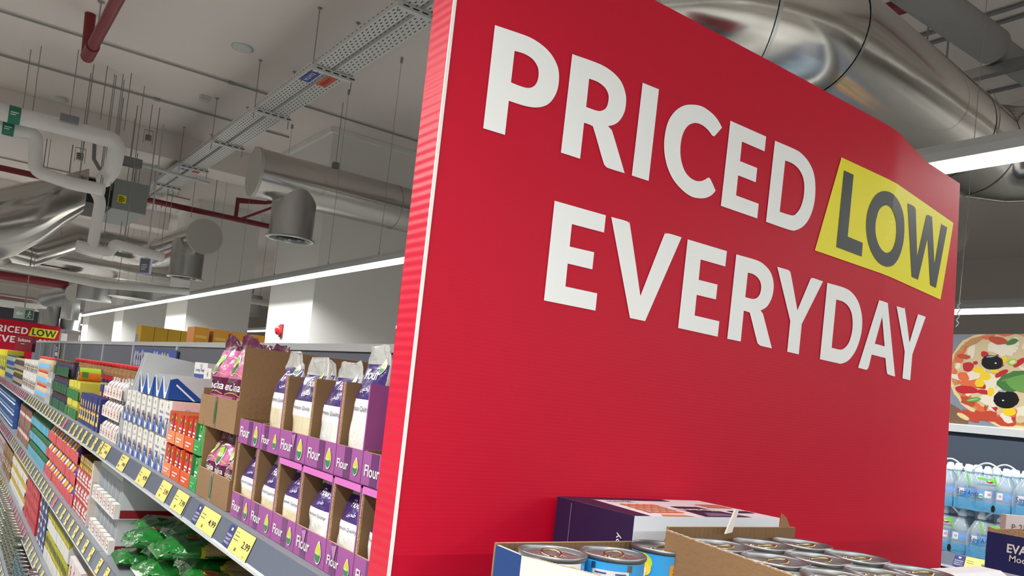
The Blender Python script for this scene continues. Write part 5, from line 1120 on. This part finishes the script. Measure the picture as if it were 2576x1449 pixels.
# ================================================================== end display in front of the red board
ZE = EYE-.252
ZE -= .001
t = thing('end_display_unit', 'grey end display unit below the red board carrying trays of milk cans', 'shelf', (1.17, .58, 0))
M = MB(); M.box(-.67, .67, -.30, .30, ZE-.03, ZE, GREYM); M.build('shelf', t)
M = MB(); M.box(-.66, .66, -.28, .31, 0, ZE-.03, STRIPE); M.build('base_cabinet', t)
ZE += .001
SKY = mat('sky_blue_can_print', (52, 160, 226), .3, coat=.5, var=.18, vscale=14); TINL = mat('lid_tin', (196, 192, 196), .3, metal=.9, bump=.04, bscale=30); RIM = mat('can_rim', (146, 148, 150), .34, metal=.85)
GOLDT = mat('brass_ring_pull', (186, 178, 136), .25, metal=1)
def milk_can(h, lab, kind):
    r_ = .0365; root = bpy.data.objects.new('milk_can', None); COL.objects.link(root); root.empty_display_size = .03
    M = MB(); M.lathe([(r_*.93, 0), (r_*.985, .003), (r_*.95, .008), (r_*.95, h-.0058)], lab, n=48, cap1=False)
    rr = r_*.95
    fn = lambda u, z, o=.0004: ((rr+o)*math.sin(u/rr), -(rr+o)*math.cos(u/rr), z)
    F2 = lambda k: (lambda u, z: fn(u, z, .0004+.0003*k))
    if kind == 0:
        M.rect(.002, .02, .036, h-.006, WHITE, fn=F2(0), n=8); M.rect(-.001, .02, .004, h-.004, col((24, 28, 70)), fn=F2(1), n=3)
        M.ell(.02, h*.80, .014, .012, C(190, 210, 60), fn=F2(1)); M.ell(.014, h*.72, .009, .008, C(240, 206, 60), fn=F2(2)); M.ell(.028, h*.74, .006, .005, C(120, 170, 80), fn=F2(2))
        M.rect(.003, h*.38, .045, h*.6, col((24, 28, 70)), fn=F2(3), n=8); M.text('albani', .004, h*.45, .022, WHITE, fn=F2(5), bold=.03, width=.042)
    elif kind == 1:
        M.rect(-.02, .02, .020, h*.86, SUGW, fn=F2(0), n=8); M.rect(-.022, h*.86, -.017, h*.93, TIN, fn=F2(1), n=2); M.rect(.018, h*.86, .023, h*.93, TIN, fn=F2(1), n=2)
        rg = random.Random(2)
        for j in range(16):
            z = h*.82-.0042*j; 
            if z > .022: M.rect(-.017, z, -.017+rg.uniform(.007, .013), z+.0017, NAV, fn=F2(1), n=3); M.rect(.005, z, .005+rg.uniform(.006, .012), z+.0017, NAV, fn=F2(1), n=3)
        M.rect(-.0025, .02, .0025, h*.7, O_, fn=F2(2), n=2); M.rect(.025, .03, .036, h*.62, WHITE, fn=F2(0), n=3)
        for j in range(8): M.rect(.0265, .034+.003*j, .0345, .0355+.003*j, BLACK, fn=F2(1), n=2)
    elif kind == 2:
        M.ell(-.022, h*.83, .014, .011, C(190, 210, 60), fn=F2(0)); M.ell(-.018, h*.76, .009, .008, C(240, 206, 60), fn=F2(1)); M.ell(-.026, h*.5, .016, .02, col((24, 28, 70)), fn=F2(1))
        M.text('\uFEE6\uFE8E\uFE92\uFEDF\uFE83', -.026, h*.58, .02, WHITE, fn=F2(3), bold=.04, align='c', width=.03); M.ell(-.024, h*.42, .01, .008, SUGW, fn=F2(3))
        M.rect(.012, .02, .036, h*.84, C(216, 150, 30), fn=F2(0), n=6)
        for j in range(12): M.rect(.016, h*.78-.0045*j, .016+.012+.006*(j % 3)/2, h*.78-.0045*j+.0013, C(90, 50, 20), fn=F2(1), n=3)
    else:
        M.rect(-.045, h*.1, -.01, h*.93, C(226, 156, 50), fn=F2(0), n=8); M.rect(-.01, h*.1, -.006, h*.93, col((24, 28, 90)), fn=F2(0), n=2); M.rect(-.006, h*.1, .03, h*.93, C(214, 226, 222), fn=F2(0), n=8)
        M.ell(.015, h*.78, .006, .006, C(60, 150, 70), fn=F2(1)); M.ell(-.03, h*.8, .01, .006, C(120, 50, 30), fn=F2(1)); M.text('albani', -.005, h*.4, .02, col((24, 28, 70)), fn=F2(1), bold=.02, width=.034)
    M.build('body', root)
    M = MB(); M.lathe([(r_*.95, h-.0055), (r_*.985, h-.0045), (r_, h-.003), (r_, h), (r_*.975, h+.0006), (r_*.95, h-.001), (r_*.945, h-.0055)], RIM, n=56, cap0=False, cap1=False); M.build('rim', root)
    M = MB(); z = h-.0055; M.lathe([(r_*.945, z), (r_*.84, z), (r_*.82, z+.001), (r_*.79, z), (r_*.70, z), (r_*.68, z+.0009), (r_*.66, z), (r_*.52, z-.0006), (r_*.5, z+.0003), (r_*.48, z-.0006)], TINL, n=56, cap0=False); M.build('lid', root)
    M = MB(); P = [(.018*math.cos(a)*.62+.004, .0105*math.sin(a), z+.0026+.002*math.cos(a)) for a in [2*PI*i/20 for i in range(20)]]; P.append(P[0])
    M.tube(P, .0016, GOLDT, n=6, cap=False)
    M.prism([(-.018, -.004), (-.006, -.0055), (-.006, .0055), (-.018, .004)], z+.0008, z+.002, GOLDT, axis='z'); M.lathe([(.0026, z), (.0026, z+.003), (.001, z+.0036)], GOLDT, c=(-.0135, 0, 0), n=10)
    M.build('ring_pull', root)
    return root
h1 = .099; cans = []
for k, (x, y, rz, lb, pr) in enumerate([(.5435, .6665, -.70, 'sky blue albani milk can, leftmost, name turned to the front right', 2.4), (.6185, .655, -.78, 'sky blue milk can with the nutrition table towards the viewer', 1.8), (.7215, .6825, -.83, 'sky blue milk can with orange side panel, rightmost of the three', .9)]):
    c = milk_can(h1, SKY, k); tag(c, lb, 'can', 'sky blue milk cans'); c.location = (x, y, ZE+.0035); c.rotation_euler.z = rz
    for o in c.children:
        if o.name.startswith('ring_pull'): o.rotation_euler.z = pr-rz-1.2
# tray 1
def eyez(px, py, X): return at(px, py, X=X)
t1x0, t1x1, t1y1 = .5125, .7625, .7185
A1 = at(1258, 1369, X=t1x0); B1 = at(1322, 1397, X=t1x0); C1 = at(1521, 1449, X=t1x0)
M = MB(); y0_ = .50
zt1 = ZE+.0985
M.prism([(y0_, 0), (t1y1, 0), (t1y1, zt1-ZE), (B1.y, B1.z-ZE), (C1.y, C1.z-ZE), (y0_, .03)], t1x0-.005, t1x0-.001, SUGW, axis='x', cap=SUGW)
M.prism([(B1.y+.0, 0), (t1y1, 0), (t1y1, zt1-ZE), (B1.y, B1.z-ZE)], t1x0-.0056, t1x0-.0048, col((28, 62, 120)), axis='x')
M.box(t1x0-.005, t1x1, t1y1, t1y1+.004, 0, .1005, CARD, front=CARDIN, top=KEDGE); M.box(t1x0, t1x1, y0_, t1y1, 0, .003, CARDIN)
M.box(t1x1, t1x1+.003, .652, t1y1, 0, .104, CARD, top=KEDGE)
for i in range(24):       # corrugation along the cut edge
    p = B1.lerp(C1, i/24); q_ = B1.lerp(C1, (i+.5)/24); M.add([(t1x0-.0005, p.y, p.z-ZE+.0002), (t1x0-.0052, p.y, p.z-ZE+.0002), (t1x0-.0052, q_.y, q_.z-ZE+.0002), (t1x0-.0005, q_.y, q_.z-ZE+.0002)], [(0, 1, 2, 3)], KEDGE)
M.T = None
tag(M.build('can_tray', None, (0, 0, ZE)), 'cut-down blue and white tray around the three sky blue milk cans', 'cardboard tray', 'can trays')
# tray 2 with silver topped cans
h2 = .1125; x2, yb2 = .705, .668
proto = milk_can(h2, C(220, 222, 216), 3); first_c = True
for r_ in range(4):
    for c in range(3):
        x = .7575+.0775*c-.002*r_; y = .6255-.0765*r_
        lb = 'silver lidded milk can in the brown tray, %s row back, %s from left' % (ORD[r_], ORD[c])
        if r_ == 0 and c == 0: proto.location = (x, y, ZE+.0035); proto.rotation_euler.z = -.6; tag(proto, lb, 'can', 'silver lidded milk cans')
        else: dup(proto, (x, y, ZE+.0035), -.6+random.uniform(-.5, .5), lb, 'silver lidded milk cans')
M = MB(); xa_, xb_ = .7165-.0, .955; ya_, yb_ = .345, .667
lA = at(1694, 1340, X=.712); lB = at(1997, 1449, X=.712)
sl = (lA.z-lB.z)/(lA.y-lB.y); zf_ = lambda y: lA.z+(y-lA.y)*sl-ZE
zb_ = min(.127, zf_(yb_))
M.prism([(ya_, 0), (yb_, 0), (yb_, zb_), (ya_, max(.06, zf_(ya_)))], .7095, .7135, CARD, axis='x')
M.prism([(ya_, max(.06, zf_(ya_))-.0), (yb_, zb_), (yb_, zb_+.001), (ya_, max(.06, zf_(ya_))+.001)], .7093, .7137, KEDGE, axis='x')
M.box(.7137, .955, yb_, yb_+.004, 0, .128, CARD, front=CARDIN, top=KEDGE); M.box(.7137, .955, ya_, yb_, 0, .003, CARDIN); M.box(.955, .958, ya_, yb_, 0, .09, CARD, top=KEDGE)
M.prism([(.80, .122), (.812, .124), (.820, .150), (.814, .152), (.806, .135)], .655, .657, SUGW, axis='y'); M.prism([(.925, .12), (.95, .12), (.936, .14), (.925, .146)], .668, .670, CARD, axis='y')
for i in range(40):
    u = ya_+(yb_-ya_)*i/40; v = ya_+(yb_-ya_)*(i+.5)/40
    f_ = lambda y: max(.06, zf_(ya_))+(zb_-max(.06, zf_(ya_)))*(y-ya_)/(yb_-ya_)+.0012
    M.add([(.7095, u, f_(u)), (.7137, u, f_(u)), (.7137, v, f_(v)), (.7095, v, f_(v))], [(0, 1, 2, 3)], SUGW)
tag(M.build('can_tray', None, (0, 0, ZE)), 'kraft cardboard tray holding the silver lidded milk cans', 'cardboard tray', 'can trays')
# printed carton behind
M = MB(); bx0, bx1, by0, by1, bh = .717, 1.004, .7285, .882, .130
NVY = mat('navy_carton_print', (34, 24, 66), .5, var=.1, vscale=20); PWH = mat('white_carton_print', (232, 232, 238), .5)
M.box(0, bx1-bx0, 0, by1-by0, 0, bh, PWH, front=mat('white_carton_front', (222, 230, 238), .55), side=NVY, top=PWH)
w_, d_2 = bx1-bx0, by1-by0
def TP(P, m, k=0): M.add([(x, y, bh+.0004+.0003*k) for x, y in P], [tuple(range(len(P)))], m)
TP([(0, 0), (.028, 0), (.05, d_2), (0, d_2)], NVY); TP([(.05, d_2*.86), (w_*.7, d_2*.86), (w_*.7, d_2), (.05, d_2)], NVY, 0)
for r2 in range(4):
    for c2 in range(5):
        x = .05+.014*c2+.004*r2; y = .025+.019*r2; TP([(x, y), (x+.012, y), (x+.012, y+.012), (x+.006, y+.016), (x, y+.012)], C(232, 138, 88), 1)
TP([(.05, .0), (.11, .0), (.10, .012), (.06, .014)], C(232, 138, 88), 0)
TP([(.13, .0), (.225, .0), (.205, d_2*.55), (.15, d_2*.55)], NVY, 0); TP([(.14, .004), (.215, .004), (.19, .03), (.16, .03)], C(110, 110, 140), 1)
def TT(tx, x, y, h, wd, m, k=3):
    vs, fs, a, b = textgeo(tx, .02); s_ = wd/(b-a); M.add([(x-(v[0]-a)*s_, y-v[1]*h, bh+.0004+.0003*k) for v in vs], fs, m)
TT('albani', .222, .058, .024, .088, WHITE); TT('24x170g', .11, d_2*.8, .014, .05, NVY, 1); TP([(w_-.055, .035), (w_-.01, .035), (w_-.01, .052), (w_-.055, .052)], NVY, 1)
for j in range(3): TP([(w_*.78, d_2*.5+.012*j), (w_*.97, d_2*.5+.012*j), (w_*.97, d_2*.5+.012*j+.007), (w_*.78, d_2*.5+.012*j+.007)], C(232, 138, 88), 1)
M.T = Matrix.Translation((-.0006, d_2/2, 0)) @ Matrix.Rotation(-PI/2, 4, 'Z')
vs, fs, a, b = textgeo('Produced by', 0); M.add([(.055-v[1]*.013+.0, -.0002, .02+(v[0]-a)*.085/(b-a)) for v in vs], fs, WHITE)
vs, fs, a, b = textgeo('D: 1', 0); M.add([(.035-v[1]*.012, -.0002, .02+(v[0]-a)*.02/(b-a)) for v in vs], fs, WHITE)
M.rect(-.045, .004, -.0435, bh-.004, C(120, 110, 140), y=-.0002); M.ell(-.068, .05, .004, .003, WHITE, y=-.0004, n=6); M.ell(-.068, .035, .004, .003, WHITE, y=-.0004, n=6); M.ell(-.01, .03, .007, .004, WHITE, y=-.0004, n=6); M.T = None
tag(M.build('milk_carton', None, (bx0, by0, ZE)), 'white printed milk carton with navy end lying against the red board', 'carton')
# pale opened box further right
M = MB(); M.box(0, .24, 0, .17, 0, .082, CARD, top=PWH); M.prism([(.02, .082), (.24, .082), (.22, .09), (.06, .09)], .14, .17, PWH, axis='y')
tag(M.build('pale_carton', None, (1.04, .40, ZE+.001), -.0), 'pale pink-white carton right of the silver lidded cans', 'carton')
# navy evaporated milk carton at the right edge
EX = 1.50; pe = at(2484, 1336, X=EX); 
zt_ = pe.z-ZE; ye = pe.y
M = MB(); L_ = .42; NB = mat('navy_blue_carton', (26, 38, 98), .5, var=.08, vscale=15)
M.box(0, .004, -L_, 0, 0, zt_, NB, top=KEDGE, side=NB); M.box(.296, .3, -L_, 0, 0, zt_, NB, top=KEDGE); M.box(.004, .296, -.004, 0, 0, zt_+.004, CARD, top=KEDGE); M.box(.004, .296, -L_, -L_+.004, 0, zt_, NB, top=KEDGE); M.box(.004, .296, -L_+.004, -.004, 0, .004, CARD)
rg = random.Random(4); P = [(-L_, zt_)]+[(-L_+L_*i/30, zt_+rg.uniform(.004, .013)) for i in range(31)]+[(0, zt_)]
M.prism([(a, b) for a, b in P], -.0004, .0036, KEDGE, axis='x')
M.T = Matrix.Translation((-.0008, 0, 0)) @ Matrix.Rotation(-PI/2, 4, 'Z')
def YL(px, py): p = at(px, py, X=EX-.001); return -(p.y-ye), p.z-ZE
x_, z_ = YL(2533, 1384); M.text('EVAPORATED', x_, z_-.003, .020, WHITE, bold=.03, sx=.9); x_, z_ = YL(2539, 1407); M.text('Modified Milk', x_, z_-.003, .015, WHITE, bold=.012)
x_, z_ = YL(2500, 1434); M.rect(x_, 0, x_+.3, z_, SUGW); M.T = None
tag(M.build('milk_carton', None, (EX, ye, ZE)), 'navy carton lettered EVAPORATED at the lower right corner', 'carton')
for k in range(3):
    for j in range(3): dup(proto, (EX+.045+.076*j+.02, ye-.048-.078*k, ZE+.0045), -.6, 'milk can inside the navy carton, %s row from the back, %s from the left' % (ORD[k], ORD[j]), 'milk cans in the navy carton', scale=(1, 1, (zt_-.012)/h2))
pw = at(2532, 1296, Y=ye+.03)
M = MB(); M.box(0, .16, 0, .012, 0, pw.z-ZE, SUGW, front=C(226, 214, 214)); M.text('P: 21', .014, pw.z-ZE-.028, .017, C(90, 80, 84), y=-.0008)
tag(M.build('white_carton', None, (pw.x, ye+.03, ZE+.001), -.35), 'small white carton stamped P: 21 behind the navy carton', 'carton')
# ================================================================== second shelf run on the right
X2 = 3.56; XP = 4.08
zb = at(2385, 1069, X=XP).z; ztop = at(2410, 841, X=XP).z
zs = at(2378, 1388, X=X2).z
SL2 = [zs-1.0+.3, zs-.36, zs]
for k in range(4):
    y0 = -.6+1.25*k
    t = thing('shelving_bay', 'grey shelving bay with water bottles beyond the red board, %s along' % ORD[k], 'shelf', (XP, y0, 0), group='shelving bays with water')
    M = MB(); M.box(0, .02, 0, 1.25, .05, zb-.03, mat('slate_blue_panel', (62, 72, 88), .6)); M.build('back_panel', t)
    M = MB(); M.box(-.02, .03, 0, 1.25, zb-.03, zb+.005, LGREY); M.build('top_bar', t)
    for li, z in enumerate([.2]+SL2[1:]):
        M = MB(); M.box(X2-XP, -.001, .003, 1.247, z-.03, z, GREYM); M.build('shelf', t)
        ro = rail_geo(1.244, None).build('price_rail', t, (X2-XP, .003, z-.001))
        if li == 2 and k in (1, 2):
            if k == 1:
                pa = at(2432, 1400, X=X2-.01).y; tag_mesh('9.99', .115, True).build('price_tag', ro, (0, pa-y0, 0))
            else: tag_mesh('9.99', .1, True).build('price_tag', ro, (0, .55, 0))
    M = MB(); M.box(X2-XP, 0, .003, 1.247, 0, .17, STRIPE); M.build('plinth', t)
PET = mat('pet_water', (196, 222, 238), .08, trans=.75, coat=.5); PETB = mat('blue_water_label', (70, 150, 220), .3, coat=.4); CAPW = mat('pale_blue_cap', (206, 222, 236), .35); FILMB = mat('blue_shrink_film', (96, 176, 226), .15, alpha=.55, coat=1, bump=.5, bscale=30); FILMC = mat('clear_shrink_film', (220, 232, 240), .1, alpha=.22, coat=1, bump=.6, bscale=26)
def pbottle_mesh():
    r_ = .036; M = MB(); M.lathe([(r_*.8, 0), (r_, .008), (r_, .045), (r_*.93, .05), (r_, .055), (r_, .10), (r_*.9, .118), (r_*.62, .142), (r_*.38, .156), (r_*.36, .162)], PET, n=20)
    L_ = MB(); L_.lathe([(r_*1.01, .056), (r_*1.01, .092)], PETB, n=20, cap0=False, cap1=False); L_.rect(-.012, .06, .014, .088, WHITE, fn=lambda u, z: (r_*1.02*math.sin(u/r_), -r_*1.02*math.cos(u/r_), z), n=5); L_.ell(.004, .074, .006, .006, C(200, 60, 90), fn=lambda u, z: (r_*1.025*math.sin(u/r_), -r_*1.025*math.cos(u/r_), z), n=8)
    K = MB(); K.lathe([(.0165, .158), (.017, .162), (.0165, .172), (.013, .176), (.011, .186), (.006, .188)], CAPW, n=16)
    return M, L_, K
def water_pack():
    t = thing('water_pack', '', 'water bottles', (0, 0, 0))
    bm, lm, km = [m.build(n) for m, n in zip(pbottle_mesh(), ('bottle', 'bottle_label', 'bottle_cap'))]
    for i in range(3):
        for j in range(2):
            if i == j == 0: b, l, k = bm, lm, km
            else: b, l, k = bm.copy(), lm.copy(), km.copy(); [COL.objects.link(o) for o in (b, l, k)]
            b.parent = t; b.location = (-.075+.075*i, .038+.075*j, 0); l.parent = b; k.parent = b; b.rotation_euler.z = random.uniform(-.6, .6)
    M = MB(); x0, x1, y0, y1 = -.113, .113, -.001, .152
    def wob(x, y, z): n_ = noise.noise(Vector((x*30, y*30, z*24)))*.003; return (x+n_, y+n_, z+n_)
    n = 10
    for (a, b, fx) in (('f', 0, 0), ('s', 1, 0), ('s', -1, 0)):
        V = []
        for i in range(n+1):
            for j in range(n+1):
                u = i/n; v = j/n; z = .001+.15*v; ins = .02*max(0, v-.7)/.3
                if a == 'f': V.append(wob(x0+ins+(x1-x0-2*ins)*u, y0+ins, z))
                else: V.append(wob((x1-ins) if b > 0 else (x0+ins), y0+ins+(y1-y0-2*ins)*(u if b > 0 else 1-u), z))
        Fs = [(i*(n+1)+j, (i+1)*(n+1)+j, (i+1)*(n+1)+j+1, i*(n+1)+j+1) for i in range(n) for j in range(n)]
        M.add(V, Fs, [FILMB if ((j < 3) or (a == 'f' and abs(i-1.5) < 2.2-j*.4)) else FILMC for i in range(n) for j in range(n)], True)
    M.text("Sant'Anna", -.098, .062, .03, col((30, 40, 100)), y=-.006, width=.09); M.text('la Baby', -.07, .092, .016, col((90, 100, 160)), y=-.006); M.ell(-.002, .066, .009, .009, WHITE, y=-.007); M.ell(-.002, .066, .009, .004, C(90, 180, 70), y=-.008)
    M.ell(.03, .13, .014, .009, R_, y=-.005); bars(M, .021, .127, .018, .007, 2, WHITE, y=-.007)
    for k_ in (0, 1): M.add([(-.05+.11*k_, -.004, .10), (-.046+.11*k_, -.004, .10), (-.062+.11*k_, -.004, .15), (-.07+.11*k_, -.004, .148)], [(0, 1, 2, 3)], C(110, 200, 60))
    M.add([(-.02, -.0055, .142), (.05, -.0055, .136), (.05, -.0055, .128), (-.02, -.0055, .133)], [(0, 1, 2, 3)], C(110, 210, 60))
    M.ell(.05, .02, .008, .015, BLACK, y=-.004)
    M.build('shrink_film', t)
    M = MB(); P = [(-.06+.12*i/14, .03, .168+.035*math.sin(PI*i/14)) for i in range(15)]; M.tube(P, .004, mat('clear_handle', (226, 236, 242), .1, alpha=.6, coat=1), n=6); M.build('carry_handle', t)
    return t
wp = water_pack(); n = 0
for l in range(2):
    for c in range(9):
        for d in range(2 if l else 1):
            loc = (X2+.01+.16*d, 2.95-.232*c+(.07 if l else 0), zs+.001+.19*l); lb = "six-pack of small Sant'Anna water bottles, %s layer, %s from the far end%s" % (['bottom', 'top'][l], ORD[c], ', behind' if d else '')
            lb = 'six-pack of small water bottles, %s layer, %s from the far end%s' % (['bottom', 'top'][l], ORD[c], ', behind' if d else '')
            if n == 0: wp.location = loc; wp.rotation_euler.z = FACE; wp['label'] = lb; wp['group'] = 'packs of small water bottles'
            else: dup(wp, loc, FACE+random.uniform(-.05, .05), lb, 'packs of small water bottles')
            n += 1
DBT = mat('dark_blue_bottle', (30, 44, 84), .15, coat=.8)
for c in range(20):
    M = None
    put('dbt', P_bottle(.045, .26, DBT, CAPW, C(50, 80, 150), 16), 'water_bottle', (X2+.02, .9+.1*c, zs-.36+.001), 'dark blue bottle on the shelf under the small water packs, %s from the near end' % ORD[c], 'bottle', 'dark bottles under the water packs')
# ---- pizza poster
t = thing('pizza_poster', 'large poster of a pizza with olives and basil above the water bottles', 'poster', (XP, 1.0, zb+.005))
py0, py1 = -.6, 3.6
M = MB(); M.box(-.002, .012, py0-1.0, py1-1.0, 0, ztop-zb-.005, mat('poster_slate', (120, 128, 140), .5)); M.build('backing', t)
M = MB(); rg = random.Random(9)
def PP(cx, cy): p = at(2360+cx/5.176, 820+cy/5.176, X=XP); return (p.y-1.0, p.z-zb-.005)
HT = ztop-zb-.005
lay = [0]
def blob(cx, cy, rx, ry, m, rot=0, n=16, wob=.12, k=None):
    lay[0] += 1; P = []; off = .0026+.00002*lay[0]
    for i in range(n):
        a = 2*PI*i/n; q = 1+rg.uniform(-wob, wob); x, y = rx*math.cos(a)*q, ry*math.sin(a)*q; c_, s_ = math.cos(rot), math.sin(rot)
        yy, zz = PP(cx+x*c_-y*s_, cy+x*s_+y*c_); P.append((-off, max(py0-1, min(py1-1, yy)), max(.0005, min(HT-.0005, zz))))
    M.add(P, [tuple(range(n))], m)
cr = col((214, 190, 140), .5); cr2 = col((178, 130, 80), .5); tom = col((176, 60, 34), .5); tom2 = col((206, 96, 50), .5); ch = col((214, 206, 186), .5); ch2 = col((196, 178, 140), .5); redp = col((176, 24, 34), .4); yelp = col((222, 190, 30), .4); olv = col((16, 16, 22), .25); bas = col((60, 110, 50), .4); bas2 = col((96, 146, 70), .4)
blob(150, 1180, 260, 160, col((110, 84, 64), .5), .5, 20, .04)
blob(1010, 700, 900, 640, cr, .25, 60, .015); blob(1015, 690, 860, 600, cr2, .25, 60, .02); blob(1030, 690, 830, 570, tom2, .25, 60, .03); blob(1040, 680, 800, 545, ch2, .25, 60, .05)
for k in range(70):
    cx = rg.uniform(190, 1500); cy = rg.uniform(60, 1300)
    if ((cx-1020)/800)**2+((cy-680)/560)**2 < 1: blob(cx, cy, rg.uniform(40, 130), rg.uniform(25, 70), rg.choice([ch, ch2, ch, tom, tom2, redp]), rg.uniform(0, 3), 14, .3)
blob(420, 1160, 170, 60, tom, .35, 16, .3); blob(640, 1180, 190, 70, tom, .2, 18, .3); blob(880, 1240, 170, 55, tom, .15, 14, .3); blob(330, 1180, 90, 30, cr, .5); blob(820, 300, 200, 90, ch, .2, 18, .2); blob(760, 950, 190, 110, ch, .1, 18, .25); blob(900, 1200, 90, 50, ch, .6, 12, .3); blob(470, 640, 170, 60, ch, -.3, 14, .2); blob(720, 720, 130, 90, ch, 0, 14, .2)
blob(780, 190, 120, 50, tom, .2); blob(450, 210, 130, 40, cr2, -.4); blob(280, 440, 60, 40, tom2, .4); blob(340, 400, 90, 30, tom, .1)
blob(395, 530, 75, 60, redp); blob(610, 370, 50, 40, redp, .3); blob(490, 480, 30, 22, redp); blob(330, 660, 80, 60, tom2, .6); blob(410, 750, 140, 40, tom2, .1); blob(370, 830, 160, 50, redp, .1); blob(600, 860, 90, 30, redp, .2); blob(1060, 480, 100, 35, redp, -.6); blob(830, 620, 90, 35, redp, -.5)
blob(530, 575, 70, 38, yelp, .1); blob(615, 650, 75, 55, yelp, .3); blob(545, 740, 62, 62, yelp, .2); blob(690, 860, 45, 55, yelp, .2); blob(930, 1115, 90, 60, yelp, .1); blob(870, 440, 40, 40, yelp); blob(740, 590, 60, 30, yelp); blob(970, 470, 60, 45, col((150, 190, 50), .4), -.2); blob(975, 470, 40, 24, ch, -.2)
blob(710, 475, 142, 95, olv, .05, 24, .04); blob(890, 955, 165, 120, olv, .05, 24, .04)
for q in ((755, 485), (850, 970)): blob(q[0], q[1], 14, 9, WHITE, 0, 8)
blob(690, 400, 60, 10, col((150, 160, 170), .3), -.1); blob(840, 850, 60, 12, col((150, 160, 170), .3), .1)
blob(1010, 720, 240, 130, bas, -.2, 20, .06); blob(1150, 760, 250, 110, bas2, .1, 20, .06); blob(980, 680, 170, 14, bas2, -.25); blob(970, 210, 80, 36, bas, -.3); blob(470, 960, 95, 30, bas2, -.15); blob(460, 960, 80, 8, col((150, 190, 120), .4), -.15)
blob(1300, 400, 130, 90, redp); blob(1500, 900, 160, 120, olv, .05, 24, .04); blob(1350, 1150, 120, 60, yelp)
M.build('print', t)
M = MB(); M.box(-.014, .002, py0-1, py1-1, -.03, .004, WHITE); M.build('bottom_rail', t)
# poster stands: chain hook above the poster
a = at(2408, 822, X=XP-.3); M = MB()
for j in range(7): M.tube([(0, .006*(-1)**j, .016*j), (0, -.006*(-1)**j, .016*j+.014)], .003, ROD, n=5)
M.tube([(0, 0, .11), (0, 0, ZC-a.z)], .002, ROD, n=4)
tag(M.build('hanging_chain', None, a), 'short chain hanging above the pizza poster', 'chain')
